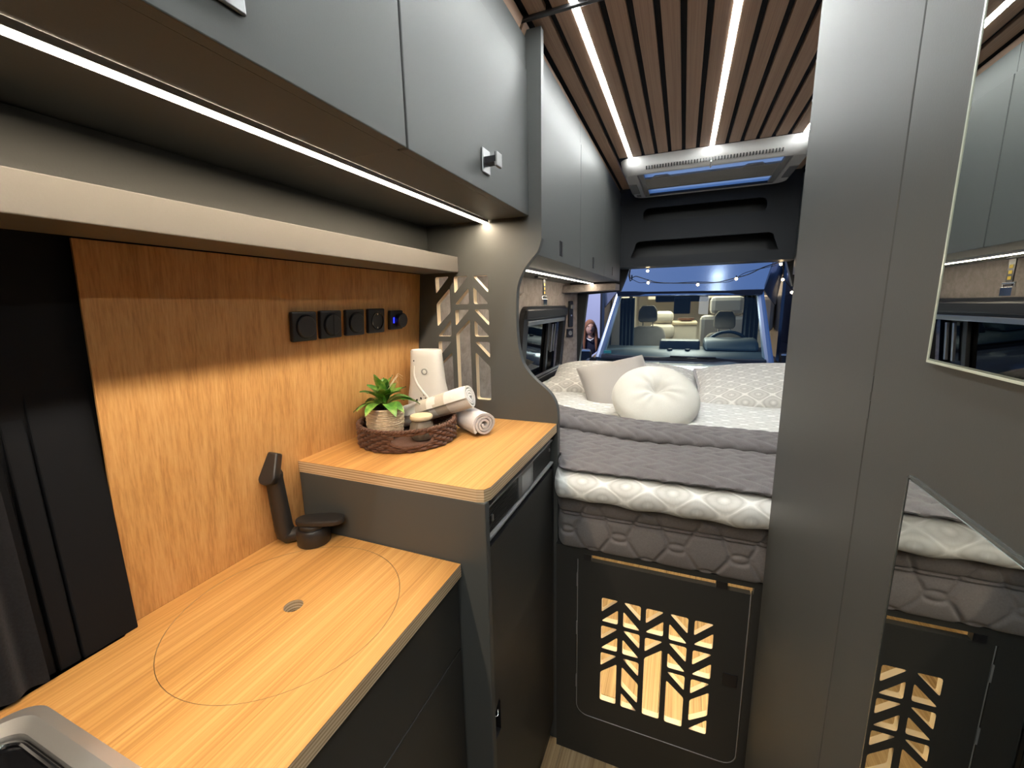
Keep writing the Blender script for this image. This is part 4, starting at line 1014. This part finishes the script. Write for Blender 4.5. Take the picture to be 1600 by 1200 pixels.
# ================================================================== OUTSIDE: HALL AND VEHICLES
GZ = -1.98
struct(MB().box(-9, 9, -3, 14, GZ - .05, GZ).build('hall_floor', M_ground))
struct(MB().box(-9, 9, 12.0, 12.1, GZ, 3.6).build('hall_wall', M_hall))
V = thing('motorhome', (0, 6, GZ), 'blue-grey motorhome parked facing the open rear doors', 'motorhome')
def quadm(name, q, mt, th=.02, parent=V):
    q = [Vector(p) for p in q]; nn = (q[1] - q[0]).cross(q[2] - q[0]).normalized()
    mb = MB(); n = len(q); mb.add(q + [p + nn * th for p in q], [tuple(range(n))[::-1], tuple(range(n, 2 * n))] + [(i, (i + 1) % n, n + (i + 1) % n, n + i) for i in range(n)])
    return mb.build(name, mt, parent, bevel=0)
BL, BRt = Vector((-.72, 4.15, -.505)), Vector((.685, 4.15, -.520)); TL, TR = Vector((-.60, 4.50, .066)), Vector((.632, 4.50, .046))
# windscreen, gently bowed
A = np.zeros((8, 15, 3))
for i in range(8):
    for j in range(15):
        a_, b_ = i / 7, j / 14; p = (BL.lerp(BRt, b_)).lerp(TL.lerp(TR, b_), a_); A[i, j] = (p.x, p.y - .06 * (1 - (2 * b_ - 1) ** 2), p.z)
MB().grid(A).build('windscreen', M_wind, V, smooth=True, recalc=False)
def bow(p, b_): return Vector((p.x, p.y - .06 * (1 - (2 * b_ - 1) ** 2), p.z))
MB().tube([BL + Vector((-.03, .03, -.03)), BL.lerp(TL, .5) + Vector((-.022, 0, 0)), TL + Vector((-.02, .02, .03))], [.045, .036, .032], 10).build('pillar', M_bluev3, V, smooth=True)
MB().tube([BRt + Vector((.03, .03, -.03)), BRt.lerp(TR, .5) + Vector((.022, 0, 0)), TR + Vector((.02, .02, .03))], [.045, .036, .032], 10).build('pillar', M_bluev3, V, smooth=True)
MB().tube([bow(TL.lerp(TR, j / 14), j / 14) + Vector((0, .01, .016)) for j in range(15)], .014, 8).build('header_rail', M_bluev, V, smooth=True)
MB().tube([bow(BL.lerp(BRt, j / 14), j / 14) + Vector((0, -.01, -.005)) for j in range(15)], .026, 8).build('scuttle', M_black, V, smooth=True)
for (a_, b_, c_) in ((.30, .72, .02), (.92, .45, .03)):
    p, q = bow(BL.lerp(BRt, a_), a_) + Vector((0, -.03, .0)), bow(BL.lerp(BRt, b_), b_) + Vector((0, -.03, .03))
    MB().tube([p, p.lerp(q, .5) + Vector((0, 0, .008)), q], .007, 6).build('wiper', M_black, V, smooth=True)
MB().prism([(-.70, -.475), (-.63, -.475), (-.63, -.45), (-.70, -.45)], 'y', 4.125, 4.135).build('sticker', M_teal, V)
# bonnet and nose
nb = 17; prof = [(4.13, -.525), (3.95, -.518), (3.7, -.530), (3.5, -.585), (3.42, -.71), (3.40, -.95), (3.40, -1.35), (3.44, -1.62)]
A = np.zeros((len(prof), nb, 3))
for i, (y, z) in enumerate(prof):
    for j in range(nb):
        u = 2 * j / (nb - 1) - 1; hw_ = .80 + .06 * min(1, i / 4); A[i, j] = (-.02 + u * hw_, y + .10 * abs(u) ** 3 * min(1, i / 2), z - .05 * abs(u) ** 2.5 + .02 * math.exp(-((abs(u) - .55) / .12) ** 2))
MB().grid(A).build('bonnet', M_bluev, V, smooth=True, recalc=False)
MB().prism(rrect(-.52, .48, -1.22, -.98, .06), 'y', 3.375, 3.42).build('grille', M_black, V, bevel=.01)
for s_ in (-1, 1):
    MB().prism(rrect(-.02 + s_ * .68 - .13, -.02 + s_ * .68 + .13, -1.08, -.82, .05), 'y', 3.42, 3.50).build('headlamp', M_chrome, V, bevel=.02)
    MB().tube([(s_ * .80 - .02, 4.40, -.58), (s_ * .93 - .02, 4.30, -.58)], .03, 8).build('mirror_arm', M_black, V)
    wm = MB().prism(rrect(s_ * .935 - .02 - .105, s_ * .935 - .02 + .105, -.70, -.455, .035), 'y', 4.235, 4.30).build('wing_mirror', M_black, V, bevel=.012)
    MB().box(s_ * .935 - .02 - .10, s_ * .935 - .02 + .10, 4.228, 4.24, -.472, -.460).build('mirror_trim', M_alu, wm)
    MB().lathe([(.0, -.11), (.30, -.11), (.34, -.07), (.34, .07), (.30, .11), (.0, .11)], (0, 0, 0), 28).xf(Matrix.Translation((s_ * .80, 4.0, GZ + .34)) @ Matrix.Rotation(pi / 2, 4, 'Y')).build('wheel', M_black, V, smooth=True)
    MB().prism([(3.45, -1.62), (3.45, -.78), (3.9, -.60), (4.18, -.54), (5.3, -.50), (5.3, -1.62)], 'x', s_ * .84 - .02 - .012, s_ * .84 - .02 + .012).build('wing', M_bluev, V)
    # cab door with window
    quadm('cab_window', [(s_ * .73 - .01, 4.28, -.50), (s_ * .86 - .01, 5.25, -.50), (s_ * .72 - .01, 5.25, .05), (s_ * .64 - .01, 4.62, .05)], M_felt, .01)
# roof cap over the cab: faceted, wider towards the body
cap = [(-.625, 4.485, .112), (.668, 4.485, .092), (.80, 5.0, .45), (-.86, 5.0, .46)]
quadm('cap_lip', [(-.63, 4.485, .082), (.665, 4.485, .062), (.675, 4.475, .105), (-.64, 4.475, .125)], M_bluev2, .02)
A = np.zeros((9, 15, 3))
for i in range(9):
    for j in range(15):
        a_, b_ = i / 8, j / 14; x0, x1 = -.64 - .22 * a_, .675 + .235 * a_
        A[i, j] = (x0 + (x1 - x0) * b_, 4.47 + .62 * a_ - .03 * (1 - (2 * b_ - 1) ** 2), .115 + .62 * a_ ** 1.05 - .02 * b_)
MB().grid(A).build('roof_cap', M_bluev, V, smooth=True, recalc=False)
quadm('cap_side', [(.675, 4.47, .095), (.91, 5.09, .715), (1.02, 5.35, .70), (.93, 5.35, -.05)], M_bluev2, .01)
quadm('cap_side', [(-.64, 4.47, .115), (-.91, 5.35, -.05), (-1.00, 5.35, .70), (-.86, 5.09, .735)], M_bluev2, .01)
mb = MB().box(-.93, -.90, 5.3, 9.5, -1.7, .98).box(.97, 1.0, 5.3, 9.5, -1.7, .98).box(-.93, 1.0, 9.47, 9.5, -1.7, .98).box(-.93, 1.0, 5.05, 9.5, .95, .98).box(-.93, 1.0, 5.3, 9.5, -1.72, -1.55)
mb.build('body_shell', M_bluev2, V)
# cab interior
MB().prism([(4.16, -.56), (4.16, -.50), (4.30, -.455), (4.62, -.44), (4.70, -.50), (4.70, -.80), (4.16, -.80)], 'x', -.78, .75).build('dashboard', M_dash, V, bevel=.02)
MB().prism([(4.40, -.455), (4.44, -.37), (4.60, -.365), (4.62, -.46)], 'x', -.20, .17).build('display_hood', M_black, V, bevel=.012)
for x in (-.10, .06): MB().lathe([(.025, 0), (.022, .012), (0, .014)], (x, 4.32, -.452), 16).build('dash_vent', M_black, V, smooth=True)
MB().prism([(4.30, -.45), (4.40, -.36), (4.58, -.34), (4.66, -.46)], 'x', .20, .66).build('cluster_hood', M_dash, V, bevel=.03)
MB().tube([(.42 + .21 * cos(q), 4.62 - .04 * sin(q), -.50 + .21 * sin(q)) for q in np.linspace(0, 2 * pi, 40)[:-1]], .016, 8, closed=True).build('steering_wheel', M_dash, V, smooth=True)
MB().tube([(.42 - .20, 4.62, -.50), (.42, 4.65, -.50), (.42 + .20, 4.62, -.50)], .018, 6).build('steering_spoke', M_black, V)
MB().box(-.085, .065, 4.44, 4.50, -.11, .05).build('camera_pod', M_black, V, bevel=.01)
MB().box(-.26, .22, 4.47, 4.53, .005, .08).build('visor', M_black, V, bevel=.015)
def seat(cx, cz, y, mt, hd=.105):
    s0 = MB().prism([(cx - .20, cz - .72), (cx + .20, cz - .72), (cx + .20, cz - .30), (cx + .17, cz - .22), (cx + .12, cz - .19), (cx - .12, cz - .19), (cx - .17, cz - .22), (cx - .20, cz - .30)], 'y', y, y + .13).build('seat_back', mt, V, bevel=.035, seg=3)
    MB().prism([(cx - hd, cz - .12), (cx - hd * .95, cz - .01), (cx - hd * .6, cz + .045), (cx + hd * .6, cz + .045), (cx + hd * .95, cz - .01), (cx + hd, cz - .12), (cx + hd * .8, cz - .145), (cx - hd * .8, cz - .145)], 'y', y + .01, y + .10).build('headrest', mt, V, bevel=.025, seg=3)
    for s_ in (-1, 1): MB().tube([(cx + s_ * .055, y + .06, cz - .22), (cx + s_ * .055, y + .06, cz - .12)], .006, 6).build('headrest_post', M_chrome, V)
    MB().box(cx - .24, cx + .24, y - .38, y + .05, cz - .85, cz - .70).build('seat_cushion', mt, V, bevel=.04)
seat(-.37, -.072, 5.05, M_seat); seat(.425, -.145, 5.05, M_seat)
# living area behind the seats, lit cream
MB().box(-.62, -.58, 5.42, 5.46, -1.5, .3).build('cabin_post', M_grey, V)
MB().box(-.90, .96, 8.2, 8.22, -1.5, .9).build('cabin_wall', M_cream, V)
MB().box(-.895, -.76, 5.8, 8.2, -1.5, .9).build('tall_cupboard', M_cream, V, bevel=.01)
MB().box(.20, .72, 5.55, 5.72, -1.2, -.16).build('bench_back', M_cream, V, bevel=.05)
MB().box(.30, .66, 5.53, 5.70, -.15, .06).build('bench_headrest', M_cream, V, bevel=.05)
MB().box(.80, .96, 5.50, 5.72, -.35, .06).build('bench_headrest', M_cream, V, bevel=.05)
MB().box(-.14, .20, 6.5, 7.1, -1.5, -.30).build('sideboard', M_cream, V, bevel=.015)
MB().box(-.14, .20, 6.48, 7.1, -.315, -.28).build('sideboard_top', M_lid, V, bevel=.006)
MB().box(-.52, -.18, 6.3, 7.0, -1.5, -.52).build('sofa_seat', M_cream, V, bevel=.04)
MB().box(-.45, -.10, 6.35, 6.7, -.52, -.30).build('sofa_cushion', M_cream, V, bevel=.08, seg=3)
MB().box(-.40, -.12, 6.38, 6.68, -.29, -.12).build('sofa_cushion', M_cream, V, bevel=.07, seg=3)
MB().lathe([(.06, 0), (.11, .02), (.12, .05), (.0, .05)], (.05, 6.8, -.28), 20).build('fruit_bowl', M_wicker, V, smooth=True)
MB().box(-.55, .80, 7.4, 8.2, .05, .55).build('wall_cupboard', M_cream, V, bevel=.02)
l = area('motorhome_cabin_lamp', (0, 6.3, .80), 1.0, 60, (1, .85, .66), (0, 0, 0), 1.6)

area('motorhome_cab_fill', (0, 4.72, .03), .30, 6, (1, .92, .84), (-.5, 0, 0), .12)  # fill light added to lift the dark cab seats, no visible source
for x0, x1 in ((-.66, -.50), (.575, .72)):
    A = np.array([[(x, 4.92 + .02 * sin((x - x0) * 2 * pi / .04), z) for x in np.linspace(x0, x1, 24)] for z in np.linspace(-.75, .06, 6)])
    B = A.copy(); B[..., 1] += .006
    MB().grid(np.concatenate([A, B[::-1], A[:1]], 0)).build('cab_curtain', fabric('cab_curtain_cloth', (.05, .07, .08), (.08, .10, .11), 200), V, smooth=True)

# neighbouring dark van
t = thing('parked_van', (1.6, 6.5, GZ), 'dark van parked beside the blue-grey motorhome', 'van')
pf = [(4.3, -1.65), (4.25, -1.0), (4.35, -.75), (4.75, -.56), (5.15, .08), (5.45, .30), (8.5, .36), (8.6, -1.65)]
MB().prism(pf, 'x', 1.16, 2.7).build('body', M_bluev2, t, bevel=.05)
MB().prism([(4.95, -.50), (5.25, .0), (5.6, .05), (5.6, -.50)], 'x', 1.150, 1.162).build('side_window', M_hob, t)
MB().prism([(5.7, -.50), (5.7, .05), (6.6, .07), (6.6, -.50)], 'x', 1.150, 1.162).build('side_window', M_hob, t)
MB().box(1.150, 1.162, 4.6, 8.4, -.66, -.645).build('chrome_strip', M_chrome, t)
MB().box(1.02, 1.15, 4.98, 5.08, -.62, -.34).build('wing_mirror', M_black, t, bevel=.03)
for y in (4.95, 7.8): MB().lathe([(.0, -.1), (.3, -.1), (.34, -.06), (.34, .06), (.3, .1), (.0, .1)], (0, 0, 0), 28).xf(Matrix.Translation((1.27, y, GZ + .34)) @ Matrix.Rotation(pi / 2, 4, 'Y')).build('wheel', M_black, t, smooth=True)

t = thing('post', (-1.30, 7.4, GZ), 'black square hall post behind the standing person', 'post')
MB().box(-1.325, -1.215, 7.35, 7.46, GZ, 3.2).build('shaft', M_black, t, bevel=.006)
MB().box(-1.35, -1.19, 7.33, 7.48, GZ, GZ + .03).build('foot_plate', M_blackm, t, bevel=.004)

# person standing in the hall
def person(loc, rz, hgt):
    t = thing('person', loc, 'person with long auburn hair in a dark navy top standing in the hall', 'person')
    J = {'pelvis': (0, 0, .95, .135), 'waist': (0, 0, 1.08, .125), 'chest': (0, .0, 1.27, .145), 'upper': (0, .01, 1.38, .115), 'neck': (0, .01, 1.465, .052), 'skull': (0, -.005, 1.53, .05)}
    E = [('pelvis', 'waist'), ('waist', 'chest'), ('chest', 'upper'), ('upper', 'neck'), ('neck', 'skull')]
    for s_, n_ in ((-1, 'l'), (1, 'r')):
        J.update({n_ + 'sh': (s_ * .16, .01, 1.375, .062), n_ + 'el': (s_ * .235, .03, 1.10, .044), n_ + 'wr': (s_ * .20, -.13, .90, .029), n_ + 'pa': (s_ * .185, -.185, .86, .030),
                  n_ + 'hip': (s_ * .095, 0, .88, .098), n_ + 'kn': (s_ * .10, -.01, .49, .060), n_ + 'an': (s_ * .10, .02, .09, .040), n_ + 'to': (s_ * .115, -.13, .04, .036)})
        E += [('upper', n_ + 'sh'), (n_ + 'sh', n_ + 'el'), (n_ + 'el', n_ + 'wr'), (n_ + 'wr', n_ + 'pa'), ('pelvis', n_ + 'hip'), (n_ + 'hip', n_ + 'kn'), (n_ + 'kn', n_ + 'an'), (n_ + 'an', n_ + 'to')]
        for k in range(4):
            o_ = (k - 1.5) * .017; l_ = (.036, .043, .040, .031)[k]
            J[f'{n_}f{k}'] = (s_ * .185 + o_, -.215 - l_ * .2, .838, .0085); J[f'{n_}g{k}'] = (s_ * .185 + o_, -.222 - l_ * .5, .838 - l_ * .7, .0072)
            E += [(n_ + 'pa', f'{n_}f{k}'), (f'{n_}f{k}', f'{n_}g{k}')]
        J[n_ + 'th'] = (s_ * .185 - s_ * .035, -.175, .838, .0095); J[n_ + 'tt'] = (s_ * .185 - s_ * .042, -.20, .815, .0080); E += [(n_ + 'pa', n_ + 'th'), (n_ + 'th', n_ + 'tt')]
    names = list(J); me = bpy.data.meshes.new('body'); me.from_pydata([J[n][:3] for n in names], [(names.index(a), names.index(b)) for a, b in E], [])
    o = bpy.data.objects.new('tmp', me); COL.objects.link(o)
    md = o.modifiers.new('skin', 'SKIN'); md.use_smooth_shade = True
    for i, n in enumerate(names): me.skin_vertices[0].data[i].radius = (J[n][3] * (1.2 if n in ('chest', 'upper', 'pelvis') else 1), J[n][3] * (.85 if n in ('chest', 'waist', 'upper') else 1)); me.skin_vertices[0].data[i].use_root = (n == 'pelvis')
    o.modifiers.new('sub', 'SUBSURF').levels = 1
    dg = bpy.context.evaluated_depsgraph_get(); dg.update(); m2 = bpy.data.meshes.new_from_object(o.evaluated_get(dg)); bpy.data.objects.remove(o)
    Mx = Matrix.Translation(loc) @ Matrix.Rotation(rz, 4, 'Z') @ Matrix.Scale(hgt / 1.70, 4)
    mb = MB(); mb.v = [tuple(v.co) for v in m2.vertices]
    # head: one surface continuing over the neck, pulled out at nose, brow and chin
    for p in m2.polygons:
        c = p.center; skin = c.z > 1.445 or (c.z < .905 and abs(c.x) > .13 and c.y < -.10)
        mb.f.append(tuple(p.vertices)); mb.m.append(0 if skin else (2 if c.z < .95 else 1))
    n1, n2 = 22, 28; A = np.zeros((n1, n2, 3))
    for i in range(n1):
        th = pi * i / (n1 - 1)
        for j in range(n2):
            ph = 2 * pi * j / n2; d = Vector((sin(th) * cos(ph), sin(th) * sin(ph), cos(th)))
            x, y, z = .075 * d.x, .095 * d.y, .115 * d.z
            if d.z < 0: x *= 1 - .28 * d.z ** 2; y *= 1 - .12 * d.z ** 2
            fr_ = max(0, -d.y)
            y -= fr_ ** 6 * (.020 * math.exp(-((z + .018) / .020) ** 2 - (x / .013) ** 2) + .006 * math.exp(-((z - .028) / .012) ** 2) + .007 * math.exp(-((z + .055) / .010) ** 2 - (x / .025) ** 2) + .010 * math.exp(-((z + .09) / .02) ** 2))
            y += fr_ ** 4 * .008 * (math.exp(-((z - .006) / .012) ** 2 - ((abs(x) - .030) / .014) ** 2))
            A[i, j] = (x, y - .012, z + 1.585)
    mb.grid(A, 0, wrap=True)
    body = mb.xf(Mx).build('body', [M_skin, M_navy, M_jeans], t, smooth=True, sharp=80, merge=True)
    for s_ in (-1, 1):
        MB().lathe([(0, -.008), (.006, -.005), (.008, 0), (.006, .005), (0, .008)], (s_ * .030, -.093, 1.592), 12, cap=False).xf(Mx).build('eye', M_bracket, t, smooth=True)
        MB().lathe([(0, -.0045), (.004, -.001), (.0042, .001), (0, .0045)], (s_ * .030 + .001, -.0985, 1.592), 10, cap=False).xf(Mx).build('pupil', M_black, t, smooth=True)
        MB().lathe([(.0, -.03), (.012, -.02), (.016, 0), (.013, .022), (0, .03)], (s_ * .078, 0, 1.575), 10, cap=False, sx=.5).xf(Mx).build('ear', M_skin, t, smooth=True)
    MB().tube([(-.024, -.1015, 1.530), (0, -.1095, 1.5315), (.024, -.1015, 1.530)], [.002, .0055, .002], 8).xf(Mx).build('lips', mat('lips', (.45, .16, .13), .5), t, smooth=True)
    for s_ in (-1, 1): MB().tube([(s_ * .014, -.101, 1.612), (s_ * .031, -.1, 1.618), (s_ * .046, -.088, 1.611)], [.003, .0042, .002], 6).xf(Mx).build('eyebrow', M_hair, t, smooth=True)
    # hair: cap over the skull and two long falls over the shoulders
    mb = MB(); n1, n2 = 16, 30; A = np.zeros((n1, n2, 3))
    for i in range(n1):
        for j in range(n2):
            ph = 2 * pi * j / n2; front = max(0, -sin(ph)); lim = pi * (.62 - .33 * front ** 1.5); th = lim * i / (n1 - 1)
            A[i, j] = (.088 * sin(th) * cos(ph), .107 * sin(th) * sin(ph) - .008, .128 * cos(th) + 1.585)
    mb.grid(A, wrap=True)
    for s_ in (-1, 1):
        for k in range(6):
            a_ = -.5 + k * .30; x, y = s_ * .083 * cos(a_), .1 * sin(a_) * .9
            mb.tube([(x * .9, y * .9, 1.63), (x * 1.05, y, 1.57), (x * 1.12, y - .005, 1.50), (x * 1.18, y - .03 * (k < 3), 1.42), (x * 1.2, y - .05 * (k < 3), 1.31), (x * 1.1, y - .06 * (k < 3), 1.24 + .02 * k)], [.014, .022, .024, .024, .018, .004], 8)
    mb.xf(Mx).build('hair', M_hair, t, smooth=True, sharp=80)
    MB().tube([(-.05, -.06, 1.44), (-.03, -.085, 1.425), (0, -.10, 1.412), (.03, -.085, 1.425), (.05, -.06, 1.44)], [.006, .010, .014, .010, .006], 8).xf(Mx).build('collar', M_shirt, t, smooth=True)
person(Vector((-1.285, 6.3, GZ)), .35, 1.745)
